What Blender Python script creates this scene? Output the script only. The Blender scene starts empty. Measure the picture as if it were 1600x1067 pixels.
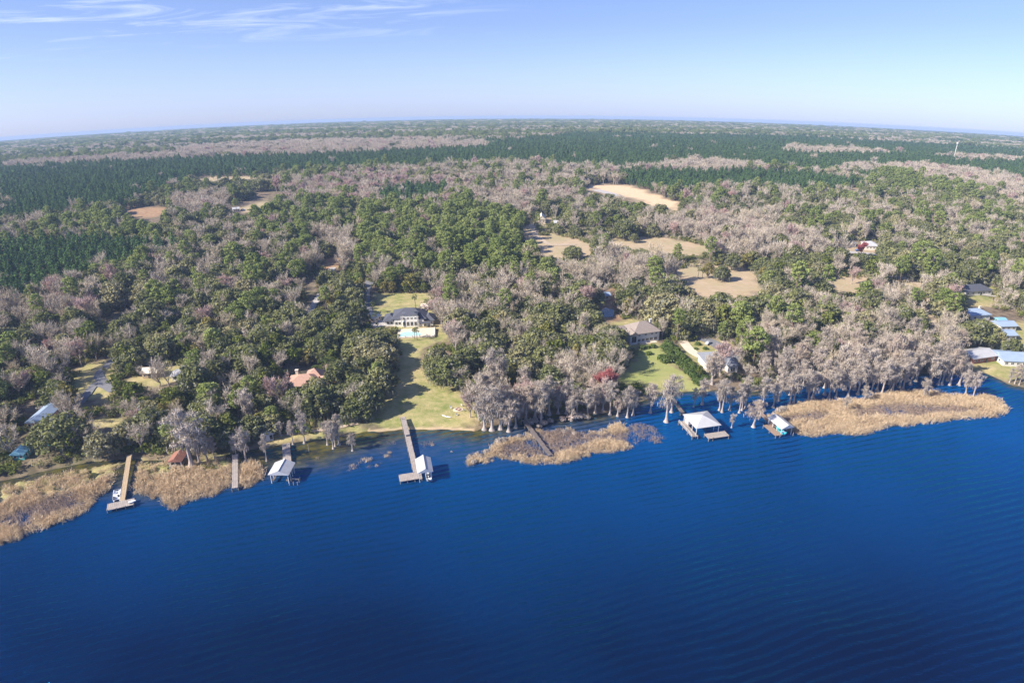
import bpy, math, random
import numpy as np
from mathutils import Vector, Matrix

SC = bpy.context.scene
COL = SC.collection
R = math.radians
random.seed(7)
RNG = np.random.default_rng(7)

# ------------------------------------------------------------------ camera
CAM_H = 150.0
PITCH, ROLL, FPX = R(24.6), R(-0.25), 1067.0
cam_data = bpy.data.cameras.new('camera')
cam = bpy.data.objects.new('camera', cam_data)
COL.objects.link(cam)
cam_data.sensor_width = 36.0
cam_data.lens = 36.0 * FPX / 1600.0
cam_data.clip_start = 1.0
cam_data.clip_end = 90000.0
cam.location = (0, 0, CAM_H)
cam.rotation_euler = (Matrix.Rotation(math.pi / 2 - PITCH, 3, 'X') @ Matrix.Rotation(ROLL, 3, 'Z')).to_euler()
SC.camera = cam

# ------------------------------------------------------------------ sky, sun, exposure
SUN_EL = R(36)
SUN_TRAVEL = Vector((0.93, 0.37, 0)).normalized()      # horizontal direction the light travels in
world = bpy.data.worlds.new('World')
SC.world = world
world.use_nodes = True
wn = world.node_tree
for n in list(wn.nodes):
    wn.nodes.remove(n)
W = lambda t: wn.nodes.new(t)
w_out, w_bg, w_sky, w_geo = W('ShaderNodeOutputWorld'), W('ShaderNodeBackground'), W('ShaderNodeTexSky'), W('ShaderNodeTexCoord')
w_sky.sky_type = 'NISHITA'
w_sky.sun_disc = False
w_sky.sun_elevation = SUN_EL
w_sky.sun_rotation = math.atan2(-SUN_TRAVEL.x, -SUN_TRAVEL.y)
w_sky.altitude = 150
w_sky.air_density = 1.0
w_sky.dust_density = 1.0
w_sky.ozone_density = 3.0
# the visible horizon of this round ground lies below eye level: lower the sky to meet it
w_add = W('ShaderNodeVectorMath'); w_add.operation = 'ADD'; w_add.inputs[1].default_value = (0, 0, 0.125)
w_nrm = W('ShaderNodeVectorMath'); w_nrm.operation = 'NORMALIZE'
wn.links.new(w_geo.outputs['Generated'], w_add.inputs[0])
wn.links.new(w_add.outputs[0], w_nrm.inputs[0])
wn.links.new(w_nrm.outputs[0], w_sky.inputs['Vector'])
w_hsv = W('ShaderNodeMix'); w_hsv.data_type = 'RGBA'; w_hsv.blend_type = 'MULTIPLY'
w_hsv.inputs['Factor'].default_value = 1.0
w_hsv.inputs['B'].default_value = (0.88, 0.87, 1.20, 1)
wn.links.new(w_sky.outputs[0], w_hsv.inputs['A'])
# paler, brighter air low over the horizon
w_sz = W('ShaderNodeSeparateXYZ'); wn.links.new(w_nrm.outputs[0], w_sz.inputs[0])
w_lo = W('ShaderNodeMapRange'); w_lo.inputs[1].default_value = 0.13; w_lo.inputs[2].default_value = 0.0; wn.links.new(w_sz.outputs['Z'], w_lo.inputs[0])
w_glow = W('ShaderNodeMix'); w_glow.data_type = 'RGBA'; w_glow.inputs['A'].default_value = (0.88, 0.87, 1.20, 1); w_glow.inputs['B'].default_value = (1.16, 1.17, 1.75, 1)
wn.links.new(w_lo.outputs[0], w_glow.inputs['Factor']); wn.links.new(w_glow.outputs['Result'], w_hsv.inputs['B'])
# thin high cirrus, stretched noise on a high plane
w_sep = W('ShaderNodeSeparateXYZ'); wn.links.new(w_nrm.outputs[0], w_sep.inputs[0])
def wmath(op, a, b=None, clamp=False):
    n = W('ShaderNodeMath'); n.operation = op; n.use_clamp = clamp
    for i, v in enumerate((a, b)):
        if v is None: continue
        if isinstance(v, (int, float)): n.inputs[i].default_value = v
        else: wn.links.new(v, n.inputs[i])
    return n.outputs[0]
zc = wmath('MAXIMUM', w_sep.outputs['Z'], 0.03)
cx, cy = wmath('DIVIDE', w_sep.outputs['X'], zc), wmath('DIVIDE', w_sep.outputs['Y'], zc)
w_cmb = W('ShaderNodeCombineXYZ'); wn.links.new(wmath('MULTIPLY', wmath('ADD', cx, wmath('MULTIPLY', cy, 0.35)), 0.62), w_cmb.inputs[0]); wn.links.new(wmath('MULTIPLY', cy, 1.0), w_cmb.inputs[1])
w_n1 = W('ShaderNodeTexNoise'); w_n1.inputs['Scale'].default_value = 1.0; w_n1.inputs['Detail'].default_value = 8; w_n1.inputs['Roughness'].default_value = 0.62; w_n1.inputs['Distortion'].default_value = 1.3
wn.links.new(w_cmb.outputs[0], w_n1.inputs['Vector'])
w_r1 = W('ShaderNodeMapRange'); w_r1.inputs[1].default_value = 0.50; w_r1.inputs[2].default_value = 0.85
wn.links.new(w_n1.outputs[0], w_r1.inputs[0])
# cirrus sits in the upper left of the sky only: fade by direction in the plane
w_mx = W('ShaderNodeMapRange'); w_mx.inputs[1].default_value = 0.3; w_mx.inputs[2].default_value = -1.2; wn.links.new(cx, w_mx.inputs[0])
w_my = W('ShaderNodeMapRange'); w_my.inputs[1].default_value = 9.3; w_my.inputs[2].default_value = 6.6; wn.links.new(cy, w_my.inputs[0])
cl = wmath('MULTIPLY', wmath('MULTIPLY', w_r1.outputs[0], w_mx.outputs[0]), w_my.outputs[0])
cl = wmath('MULTIPLY', cl, 0.75, clamp=True)
w_mix = W('ShaderNodeMix'); w_mix.data_type = 'RGBA'
w_mix.inputs['B'].default_value = (8.2, 8.6, 10.0, 1)
wn.links.new(cl, w_mix.inputs['Factor']); wn.links.new(w_hsv.outputs['Result'], w_mix.inputs['A'])
wn.links.new(w_mix.outputs['Result'], w_bg.inputs['Color'])
w_bg.inputs['Strength'].default_value = 0.085
wn.links.new(w_bg.outputs[0], w_out.inputs['Surface'])

sun_d = bpy.data.lights.new('sun', 'SUN'); sun_d.energy = 5.0; sun_d.angle = R(0.53); sun_d.color = (1.0, 0.92, 0.80)
sun = bpy.data.objects.new('sun', sun_d); COL.objects.link(sun)
sd = Vector((SUN_TRAVEL.x * math.cos(SUN_EL), SUN_TRAVEL.y * math.cos(SUN_EL), -math.sin(SUN_EL)))
sun.rotation_euler = sd.to_track_quat('-Z', 'Y').to_euler(); sun.location = (0, 0, 400)
SC.view_settings.view_transform = 'Standard'
SC.view_settings.look = 'None'
SC.view_settings.exposure = 0.92
SC.view_settings.gamma = 1.0
try:
    SC.cycles.max_bounces = 5; SC.cycles.diffuse_bounces = 3; SC.cycles.glossy_bounces = 2
    SC.cycles.transmission_bounces = 2; SC.cycles.volume_bounces = 0; SC.cycles.transparent_max_bounces = 4
    SC.cycles.use_denoising = True; SC.cycles.denoising_prefilter = "ACCURATE"
except Exception:
    pass

# ------------------------------------------------------------------ the round ground and the map from photo to ground
KD, BD = 0.1152, 1500.0
def drop(r):
    return KD * r * r / (r + BD)
def G(x, y):
    return -drop(np.hypot(x, y))
_cp, _sp, _cr, _sr = math.cos(PITCH), math.sin(PITCH), math.cos(ROLL), math.sin(ROLL)
def U(px, py, h=0.0):
    """the point h above the ground seen at photo position px, py (photo is 1600 wide)"""
    px = np.asarray(px, float); py = np.asarray(py, float)
    x = (px - 800) / FPX; y = -(py - 533.5) / FPX
    x, y = _cr * x - _sr * y, _sr * x + _cr * y
    dx, dy, dz = x, _cp + y * _sp, -_sp + y * _cp
    n = np.hypot(dx, dy); t = -dz / n
    H = CAM_H - h
    a, b, c = t - KD, t * BD - H, -H * BD
    disc = np.maximum(b * b - 4 * a * c, 0)
    a = np.where(np.abs(a) < 1e-9, 1e-9, a)
    r = np.where(a > 0, (-b + np.sqrt(disc)) / (2 * a), np.minimum(18000, np.abs((-b + np.sqrt(disc)) / (2 * a))))
    r = np.clip(r, 1, 18000)
    return dx / n * r, dy / n * r
def P(px, py, h=0.0):
    x, y = U(px, py, h)
    return Vector((float(x), float(y), float(G(x, y)) + h))
def PROJ(x, y, z):
    Z = z - CAM_H
    depth = y * _cp - Z * _sp
    depth = np.where(np.abs(depth) < 1e-6, 1e-6, depth)
    u, v = x / depth, (y * _sp + Z * _cp) / depth
    u, v = _cr * u + _sr * v, -_sr * u + _cr * v
    return 800 + FPX * u, 533.5 - FPX * v
def inpoly(px, py, poly):
    px = np.asarray(px, float); py = np.asarray(py, float)
    res = np.zeros(px.shape, bool)
    n = len(poly)
    for i in range(n):
        x1, y1 = poly[i]; x2, y2 = poly[(i + 1) % n]
        if y1 == y2: continue
        c = ((py >= min(y1, y2)) & (py < max(y1, y2)))
        xi = x1 + (py - y1) * (x2 - x1) / (y2 - y1)
        res ^= c & (px < xi)
    return res
def segdist(x, y, pts, closed=False):
    d = np.full(np.shape(x), 1e9)
    m = len(pts)
    for i in range(m if closed else m - 1):
        ax, ay = pts[i]; bx, by = pts[(i + 1) % m]
        vx, vy = bx - ax, by - ay
        L = vx * vx + vy * vy + 1e-9
        t = np.clip(((x - ax) * vx + (y - ay) * vy) / L, 0, 1)
        d = np.minimum(d, np.hypot(x - ax - t * vx, y - ay - t * vy))
    return d
def wob(x, y, s, ph=0.0):
    """smooth pseudo noise about -1..1 with feature size s"""
    x = x / s; y = y / s
    return (np.sin(1.7 * x + 2.3 * np.sin(0.9 * y + ph) + ph) + np.sin(2.1 * y - 1.9 * np.sin(1.1 * x + 2 * ph) + 3 * ph)
            + 0.6 * np.sin(3.9 * x + 3.1 * y + 5 * ph) + 0.6 * np.sin(4.3 * y - 3.3 * x + 1.7 * np.sin(2.9 * x))) / 3.2
def wpoly(poly):
    return [tuple(float(v) for v in U(*p)) for p in poly]

# ------------------------------------------------------------------ materials
def mat(name):
    m = bpy.data.materials.new(name); m.use_nodes = True
    nt = m.node_tree
    for n in list(nt.nodes): nt.nodes.remove(n)
    out = nt.nodes.new('ShaderNodeOutputMaterial')
    return m, nt, out
class NT:
    def __init__(s, nt): s.t = nt
    def n(s, t, **k):
        o = s.t.nodes.new(t)
        for a, b in k.items(): setattr(o, a, b)
        return o
    def l(s, a, b): s.t.links.new(a, b)
    def set(s, sock, v):
        if isinstance(v, bpy.types.NodeSocket): s.l(v, sock)
        elif isinstance(v, tuple) and len(v) == 3 and sock.type == 'RGBA': sock.default_value = (*v, 1)
        else: sock.default_value = v
    def noise(s, vec, scale, detail=4, rough=0.55, dist=0.0):
        o = s.n('ShaderNodeTexNoise'); o.inputs['Scale'].default_value = scale; o.inputs['Detail'].default_value = detail
        o.inputs['Roughness'].default_value = rough; o.inputs['Distortion'].default_value = dist
        s.l(vec, o.inputs['Vector']); return o.outputs[0]
    def mix(s, f, a, b, mode='MIX'):
        o = s.n('ShaderNodeMix', data_type='RGBA', blend_type=mode)
        s.set(o.inputs['Factor'], f); s.set(o.inputs['A'], a); s.set(o.inputs['B'], b); return o.outputs['Result']
    def rng(s, v, a, b, c=0.0, d=1.0):
        o = s.n('ShaderNodeMapRange'); s.l(v, o.inputs[0])
        for i, q in enumerate((a, b, c, d)): o.inputs[i + 1].default_value = q
        return o.outputs[0]
    def math(s, op, a, b=0.0, clamp=False):
        o = s.n('ShaderNodeMath', operation=op, use_clamp=clamp); s.set(o.inputs[0], a); s.set(o.inputs[1], b); return o.outputs[0]
    def pos(s):
        return s.n('ShaderNodeNewGeometry').outputs['Position']
    def objc(s):
        return s.n('ShaderNodeTexCoord').outputs['Object']
    def attr(s, name):
        o = s.n('ShaderNodeAttribute'); o.attribute_name = name; return o
def foliage_mat(name, c1, c2, c3=None, trans=0.25, patch=60.0):
    """leaf colour varied leaf by leaf (attribute), tree by tree (random) and stand by stand (noise)"""
    m, nt, out = mat(name); q = NT(nt)
    rnd = q.n('ShaderNodeObjectInfo').outputs['Random']
    tint = q.attr('tint').outputs['Fac']
    nz = q.noise(q.pos(), 1.0 / patch, 2)
    f = q.math('ADD', q.math('MULTIPLY', rnd, 0.55), q.math('MULTIPLY', q.rng(nz, 0.35, 0.65), 0.25))
    f = q.math('ADD', f, q.math('MULTIPLY', tint, 0.3), clamp=True)
    col = q.mix(f, c1, c2)
    if c3:
        col = q.mix(q.rng(rnd, 0.72, 0.95, 0, 0.75), col, c3)
    val = q.n('ShaderNodeHueSaturation'); q.l(col, val.inputs['Color']); q.l(q.rng(tint, 0, 1, 0.78, 1.3), val.inputs['Value'])
    d = q.n('ShaderNodeBsdfDiffuse'); q.l(val.outputs[0], d.inputs['Color'])
    t = q.n('ShaderNodeBsdfTranslucent'); q.l(val.outputs[0], t.inputs['Color'])
    mx = q.n('ShaderNodeMixShader'); mx.inputs[0].default_value = trans
    q.l(d.outputs[0], mx.inputs[1]); q.l(t.outputs[0], mx.inputs[2]); q.l(mx.outputs[0], out.inputs['Surface'])
    return m
def plain(name, c1, c2=None, scale=0.6, rough=0.7, metal=0.0, stripes=None, spec=0.4, bump=0.0):
    """a surface of one colour worn and mottled by noise; stripes=(axis, period, depth) adds ribs, boards or courses"""
    m, nt, out = mat(name); q = NT(nt)
    c2 = c2 or tuple(v * 0.75 for v in c1)
    oc = q.objc()
    nz = q.noise(oc, scale, 5, 0.6)
    col = q.mix(q.rng(nz, 0.3, 0.7), c1, c2)
    b = q.n('ShaderNodeBsdfPrincipled')
    if stripes:
        ax, per, dep = stripes
        sp = q.n('ShaderNodeSeparateXYZ'); q.l(oc, sp.inputs[0])
        w = q.math('SINE', q.math('MULTIPLY', sp.outputs[ax], 2 * math.pi / per))
        w = q.rng(w, 0.2, 0.95)
        col = q.mix(q.math('MULTIPLY', w, dep), col, tuple(v * 0.35 for v in c1))
    q.l(col, b.inputs['Base Color'])
    b.inputs['Roughness'].default_value = rough; b.inputs['Metallic'].default_value = metal
    b.inputs['Specular IOR Level'].default_value = spec
    q.l(b.outputs[0], out.inputs['Surface'])
    return m
M = {}
M['bark'] = plain('bark', (0.20, 0.165, 0.135), (0.11, 0.09, 0.075), 1.2, 0.9)
M['pale_bark'] = plain('pale_bark', (0.46, 0.39, 0.34), (0.28, 0.24, 0.21), 1.0, 0.9)
M['pine_bark'] = plain('pine_bark', (0.26, 0.18, 0.14), (0.16, 0.11, 0.09), 1.0, 0.9)
M['twig'] = foliage_mat('twig', (0.36, 0.31, 0.24), (0.58, 0.505, 0.415), (0.44, 0.37, 0.25), 0.0, 90)
M['red_twig'] = foliage_mat('red_twig', (0.42, 0.30, 0.27), (0.50, 0.38, 0.34), (0.46, 0.30, 0.27), 0.1)
M['crimson'] = foliage_mat('crimson', (0.36, 0.09, 0.09), (0.44, 0.17, 0.16), None, 0.2)
M['moss'] = foliage_mat('moss', (0.30, 0.262, 0.225), (0.46, 0.40, 0.35), (0.40, 0.315, 0.265), 0.15)
M['oak_leaf'] = foliage_mat('oak_leaf', (0.105, 0.125, 0.045), (0.245, 0.25, 0.10), (0.34, 0.305, 0.17), 0.25)
M['oak_moss'] = foliage_mat('oak_moss', (0.19, 0.20, 0.145), (0.28, 0.275, 0.22), None, 0.2)
M['olive_leaf'] = foliage_mat('olive_leaf', (0.10, 0.14, 0.03), (0.22, 0.23, 0.06), (0.27, 0.22, 0.08), 0.3)
M['pine_leaf'] = foliage_mat('pine_leaf', (0.15, 0.20, 0.05), (0.29, 0.33, 0.11), None, 0.25)
M['young_pine_leaf'] = foliage_mat('young_pine_leaf', (0.062, 0.120, 0.038), (0.115, 0.185, 0.06), None, 0.2, 200)
M['palm_leaf'] = foliage_mat('palm_leaf', (0.07, 0.11, 0.03), (0.17, 0.20, 0.07), None, 0.2)
M['hedge_leaf'] = foliage_mat('hedge_leaf', (0.075, 0.12, 0.03), (0.13, 0.17, 0.05), None, 0.25)
M['reed'] = foliage_mat('reed', (0.50, 0.38, 0.24), (0.72, 0.58, 0.40), (0.38, 0.28, 0.19), 0.2, 3.5)
M['brown_reed'] = foliage_mat('brown_reed', (0.33, 0.25, 0.20), (0.46, 0.36, 0.28), None, 0.2, 18)
M['white_metal'] = plain('white_metal', (0.50, 0.50, 0.50), (0.42, 0.42, 0.42), 0.5, 0.45, stripes=(1, 0.6, 0.08))
M['white_paint'] = plain('white_paint', (0.68, 0.66, 0.62), (0.60, 0.58, 0.54), 0.5, 0.6)
M['cream_paint'] = plain('cream_paint', (0.74, 0.66, 0.52), (0.64, 0.56, 0.44), 0.5, 0.6)
M['pink_paint'] = plain('pink_paint', (0.66, 0.40, 0.33), None, 0.5, 0.7)
M['tan_paint'] = plain('tan_paint', (0.50, 0.38, 0.25), None, 0.5, 0.7)
M['brick'] = plain('brick', (0.40, 0.16, 0.11), (0.30, 0.12, 0.09), 2.0, 0.8, stripes=(2, 0.3, 0.3))
M['teal_paint'] = plain('teal_paint', (0.12, 0.50, 0.52), (0.10, 0.42, 0.45), 0.5, 0.6)
M['shingle_dark'] = plain('shingle_dark', (0.105, 0.11, 0.135), (0.07, 0.075, 0.095), 1.5, 0.8, stripes=(2, 0.35, 0.35))
M['shingle_brown'] = plain('shingle_brown', (0.33, 0.275, 0.235), (0.24, 0.20, 0.17), 1.2, 0.85, stripes=(2, 0.35, 0.3))
M['shingle_grey'] = plain('shingle_grey', (0.24, 0.25, 0.28), (0.17, 0.18, 0.2), 1.2, 0.85, stripes=(2, 0.35, 0.3))
M['terracotta'] = plain('terracotta', (0.50, 0.31, 0.23), (0.40, 0.24, 0.18), 1.5, 0.8, stripes=(2, 0.4, 0.35))
M['rust_metal'] = plain('rust_metal', (0.36, 0.15, 0.10), (0.24, 0.12, 0.09), 0.8, 0.7, stripes=(0, 0.7, 0.3))
M['blue_metal'] = plain('blue_metal', (0.34, 0.43, 0.55), (0.28, 0.36, 0.48), 0.3, 0.45, stripes=(1, 0.9, 0.25))
M['teal_metal'] = plain('teal_metal', (0.24, 0.50, 0.62), (0.20, 0.42, 0.54), 0.3, 0.45, stripes=(1, 0.9, 0.25))
M['glass'] = plain('glass', (0.04, 0.05, 0.06), (0.03, 0.035, 0.045), 0.4, 0.08, spec=0.8)
M['pool_water'] = plain('pool_water', (0.36, 0.62, 0.62), (0.42, 0.66, 0.65), 0.3, 0.08)
M['stone_deck'] = plain('stone_deck', (0.70, 0.60, 0.46), (0.60, 0.51, 0.39), 0.4, 0.8)
M['deck_wood'] = plain('deck_wood', (0.44, 0.385, 0.34), (0.30, 0.26, 0.23), 0.9, 0.85, stripes=(0, 0.62, 0.45))
M['fresh_wood'] = plain('fresh_wood', (0.52, 0.40, 0.25), (0.42, 0.31, 0.19), 0.9, 0.8, stripes=(0, 0.62, 0.4))
M['dark_wood'] = plain('dark_wood', (0.22, 0.18, 0.16), (0.13, 0.11, 0.10), 0.9, 0.85, stripes=(0, 0.62, 0.5))
M['piling_wood'] = plain('piling_wood', (0.30, 0.26, 0.22), (0.16, 0.14, 0.12), 1.0, 0.9)
M['concrete'] = plain('concrete', (0.50, 0.47, 0.44), (0.40, 0.37, 0.34), 0.4, 0.85)
M['asphalt'] = plain('asphalt', (0.21, 0.21, 0.22), (0.16, 0.16, 0.17), 0.5, 0.9)
M['dirt_road'] = plain('dirt_road', (0.52, 0.42, 0.31), (0.40, 0.31, 0.22), 0.3, 0.95)
M['boat_white'] = plain('boat_white', (0.82, 0.83, 0.84), (0.76, 0.77, 0.78), 0.6, 0.25)
M['boat_teal'] = plain('boat_teal', (0.05, 0.42, 0.50), (0.04, 0.36, 0.44), 0.6, 0.3)
M['steel'] = plain('steel', (0.55, 0.56, 0.58), None, 0.6, 0.35, metal=0.8)
M['dark_cloth'] = plain('dark_cloth', (0.05, 0.06, 0.09), None, 0.6, 0.8)
M['black_rubber'] = plain('black_rubber', (0.02, 0.02, 0.02), None, 0.6, 0.8)
M['car_silver'] = plain('car_silver', (0.55, 0.58, 0.62), (0.5, 0.53, 0.57), 0.5, 0.3, metal=0.3)
M['car_white'] = plain('car_white', (0.78, 0.78, 0.78), None, 0.5, 0.3)
M['car_blue'] = plain('car_blue', (0.08, 0.14, 0.32), None, 0.5, 0.3)

# ------------------------------------------------------------------ object helpers
def tag(o, label=None, cat=None, group=None, kind=None):
    for k, v in (('label', label), ('category', cat), ('group', group), ('kind', kind)):
        if v: o[k] = v
    return o
def empty(name, loc, rz=0.0, **k):
    o = bpy.data.objects.new(name, None); COL.objects.link(o)
    o.location = loc; o.rotation_euler = (0, 0, rz); o.empty_display_size = 1
    return tag(o, **k)
def mesh_np(name, V, F, mats, midx=None, tint=None, smooth=False):
    """V (n,3); F list of arrays (m,k) or one array"""
    me = bpy.data.meshes.new(name)
    Fs = F if isinstance(F, (list, tuple)) else [F]
    Fs = [f for f in Fs if len(f)]
    nv = len(V)
    me.vertices.add(nv); me.vertices.foreach_set('co', np.asarray(V, np.float32).ravel())
    loops = np.concatenate([f.ravel() for f in Fs]).astype(np.int32)
    sizes = np.concatenate([np.full(len(f), f.shape[1]) for f in Fs]).astype(np.int32)
    starts = np.concatenate([[0], np.cumsum(sizes)[:-1]]).astype(np.int32)
    me.loops.add(len(loops)); me.loops.foreach_set('vertex_index', loops)
    me.polygons.add(len(sizes)); me.polygons.foreach_set('loop_start', starts); me.polygons.foreach_set('loop_total', sizes)
    for m_ in mats: me.materials.append(m_)
    if midx is not None: me.polygons.foreach_set('material_index', np.asarray(midx, np.int32))
    me.update(calc_edges=True)
    if smooth: me.polygons.foreach_set('use_smooth', np.ones(len(sizes), bool))
    if tint is not None:
        a = me.attributes.new('tint', 'FLOAT', 'FACE'); a.data.foreach_set('value', np.asarray(tint, np.float32))
    return me
def link(name, me, parent=None):
    o = bpy.data.objects.new(name, me); COL.objects.link(o)
    if parent is not None: o.parent = parent
    return o
class MB:
    """collects shapes and builds them as one mesh"""
    def __init__(s): s.v = []; s.f = []
    def add(s, vs, fs):
        b = len(s.v); s.v += [tuple(v) for v in vs]; s.f += [tuple(i + b for i in f) for f in fs]; return s
    def box(s, c, d, rz=0.0, rx=0.0, ry=0.0, bev=0.0):
        x, y, z = d[0] / 2, d[1] / 2, d[2] / 2
        vs = [Vector((i * x, j * y, k * z)) for i in (-1, 1) for j in (-1, 1) for k in (-1, 1)]
        if rx or ry or rz:
            m = Matrix.Rotation(rz, 3, 'Z') @ Matrix.Rotation(ry, 3, 'Y') @ Matrix.Rotation(rx, 3, 'X')
            vs = [m @ v for v in vs]
        vs = [v + Vector(c) for v in vs]
        return s.add(vs, [(0, 1, 3, 2), (4, 6, 7, 5), (0, 4, 5, 1), (2, 3, 7, 6), (0, 2, 6, 4), (1, 5, 7, 3)])
    def tube(s, p0, p1, r0, r1=None, n=6, caps=True):
        r1 = r0 if r1 is None else r1
        p0, p1 = Vector(p0), Vector(p1); a = (p1 - p0).normalized()
        u = a.orthogonal().normalized(); w = a.cross(u)
        vs = []
        for p, r in ((p0, r0), (p1, r1)):
            vs += [p + (u * math.cos(2 * math.pi * i / n) + w * math.sin(2 * math.pi * i / n)) * r for i in range(n)]
        fs = [(i, (i + 1) % n, n + (i + 1) % n, n + i) for i in range(n)]
        if caps: fs += [tuple(range(n))[::-1], tuple(range(n, 2 * n))]
        return s.add(vs, fs)
    def path(s, pts, rad, n=7):
        vs = []; k = len(pts)
        for j, p in enumerate(pts):
            p = Vector(p); a = (Vector(pts[min(j + 1, k - 1)]) - Vector(pts[max(j - 1, 0)])).normalized()
            u = a.cross(Vector((0.31, 0.95, 0.02))).normalized(); w = a.cross(u)
            vs += [p + (u * math.cos(2 * math.pi * i / n) + w * math.sin(2 * math.pi * i / n)) * rad[j] for i in range(n)]
        fs = [(j * n + i, j * n + (i + 1) % n, (j + 1) * n + (i + 1) % n, (j + 1) * n + i) for j in range(k - 1) for i in range(n)]
        fs.append(tuple(range((k - 1) * n, k * n)))
        return s.add(vs, fs)
    def prism(s, outline, z0, z1):
        n = len(outline)
        vs = [(x, y, z0) for x, y in outline] + [(x, y, z1) for x, y in outline]
        fs = [(i, (i + 1) % n, n + (i + 1) % n, n + i) for i in range(n)] + [tuple(range(n))[::-1], tuple(range(n, 2 * n))]
        return s.add(vs, fs)
    def build(s, name, m, parent=None, smooth=False):
        me = bpy.data.meshes.new(name); me.from_pydata(s.v, [], s.f)
        me.materials.append(M[m] if isinstance(m, str) else m); me.validate(); me.update()
        if smooth: me.polygons.foreach_set('use_smooth', np.ones(len(me.polygons), bool))
        return link(name, me, parent)

# ------------------------------------------------------------------ outlines read from the place
SHORE = [(-420, 830), (-150, 800), (0, 752), (60, 738), (140, 722), (200, 716), (290, 722), (345, 712), (370, 706), (420, 697), (470, 690), (520, 684),
         (566, 676), (620, 671), (680, 671), (745, 672), (790, 660), (850, 648), (930, 646), (975, 640), (1000, 628), (1030, 614), (1062, 612),
         (1100, 612), (1130, 608), (1180, 612), (1215, 604), (1300, 594), (1420, 584), (1490, 581), (1538, 582), (1578, 601), (1625, 612),
         (1800, 620), (2100, 560)]
LAWN_MAIN = [(622, 533), (688, 531), (668, 542), (656, 556), (662, 576), (682, 591), (712, 606), (738, 630), (748, 668), (700, 670), (625, 669), (575, 664), (562, 645), (588, 620), (612, 592), (624, 562)]
LAWN_UPPER = [(584, 461), (628, 458), (671, 459), (676, 472), (700, 500), (706, 535), (680, 536), (676, 500), (640, 482), (600, 482), (585, 474)]
LAWN_RIGHT = [(985, 572), (1000, 548), (1030, 543), (1046, 566), (1062, 580), (1098, 606), (1095, 613), (1050, 612), (1020, 610), (1000, 600), (972, 604), (962, 596)]
LAWN_LEFT = [(140, 570), (176, 566), (180, 600), (170, 635), (152, 625), (120, 630), (108, 610), (118, 585)]
LAWN_CABIN = [(200, 590), (262, 592), (275, 603), (232, 606), (205, 600)]
LAWN_SMALL = [(136, 662), (160, 653), (195, 655), (205, 668), (150, 672)]
SHORE_GRASS = [(395, 672), (420, 682), (470, 678), (530, 672), (560, 660), (570, 672), (520, 682), (460, 690), (420, 696), (398, 690)]
LAWN_FAR_RIGHT = [(1500, 462), (1560, 466), (1552, 482), (1520, 480), (1503, 474)]
LAWN_RIGHT_SHORE = [(1505, 545), (1570, 535), (1600, 540), (1640, 560), (1640, 600), (1560, 590), (1528, 582), (1505, 570)]
LAWN_RIGHT_UP = [(1585, 505), (1640, 500), (1640, 545), (1590, 548), (1570, 540)]
FIELD_SAND = [(905, 292), (940, 290), (985, 291), (1010, 300), (1040, 312), (1070, 320), (1062, 330), (1030, 326), (1010, 318), (970, 308), (930, 300)]
FIELD_MID = [(815, 368), (835, 352), (850, 372), (900, 376), (925, 388), (905, 398), (850, 395), (838, 380)]
FIELD_LONG = [(955, 375), (1010, 374), (1060, 378), (1105, 388), (1085, 396), (1040, 392), (990, 386), (958, 382)]
FIELD_PALM = [(1057, 428), (1100, 423), (1150, 422), (1172, 430), (1182, 444), (1200, 452), (1160, 460), (1120, 466), (1085, 462), (1075, 445)]
FIELD_THIN = [(1295, 440), (1340, 437), (1362, 441), (1355, 452), (1320, 455), (1298, 450)]
FIELD_BROWN = [(178, 333), (205, 327), (262, 325), (268, 331), (240, 341), (215, 342)]
FIELD_NORTH = [(300, 284), (315, 277), (370, 277), (432, 273), (430, 278), (380, 281), (330, 288)]
FIELD_TRACK = [(385, 324), (415, 314), (420, 320), (395, 332), (352, 334)]
FIELD_FAR = [(1322, 295), (1348, 295), (1346, 300), (1324, 300)]
CLEAR_ROAD = [(1385, 430), (1402, 428), (1440, 442), (1448, 454), (1432, 452), (1400, 438)]
CLEAR_DRIVE_R = [(1438, 462), (1455, 468), (1462, 490), (1470, 512), (1450, 514), (1440, 495)]
CLEAR_HOUSE = [(568, 486), (600, 480), (680, 480), (684, 534), (622, 536), (615, 512), (580, 508)]
CLEAR_BROWN = [(955, 508), (985, 500), (1028, 506), (1030, 545), (985, 545), (952, 525)]
CLEAR_TERRA = [(440, 590), (480, 580), (528, 592), (530, 612), (470, 608), (435, 616)]
CLEAR_GREY = [(1066, 538), (1090, 530), (1140, 536), (1160, 560), (1150, 580), (1098, 584), (1075, 560)]
CLEAR_LEFT = [(28, 640), (70, 618), (92, 622), (86, 650), (78, 668), (110, 680), (112, 700), (60, 720), (18, 724), (14, 700), (40, 680)]
CLEAR_RIGHT = [(1500, 486), (1590, 486), (1602, 500), (1602, 585), (1508, 580), (1505, 545), (1560, 535), (1555, 505), (1500, 502)]
CLEAR_MIDHOUSE = [(838, 338), (862, 340), (864, 350), (842, 352)]
CLEAR_HAMLET = [(1300, 380), (1370, 376), (1376, 398), (1310, 396)]
CLEAR_WHITE = [(1500, 446), (1558, 448), (1556, 466), (1504, 464)]
CLEAR_DARK = [(195, 478), (215, 470), (222, 492), (190, 505), (165, 512), (160, 500)]
CLEAR_LANE = [(478, 436), (500, 432), (504, 470), (488, 492), (466, 486)]
CLEAR_DRIVE = [(562, 445), (584, 445), (586, 500), (562, 500)]
CLEAR_HEDGE = [(1026, 536), (1044, 528), (1078, 556), (1112, 592), (1104, 608), (1088, 600), (1056, 572)]
CLEAR_POND = [(932, 452), (968, 452), (972, 505), (935, 505)]
CLEAR_BEND = [(505, 405), (535, 402), (535, 424), (500, 428)]
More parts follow.
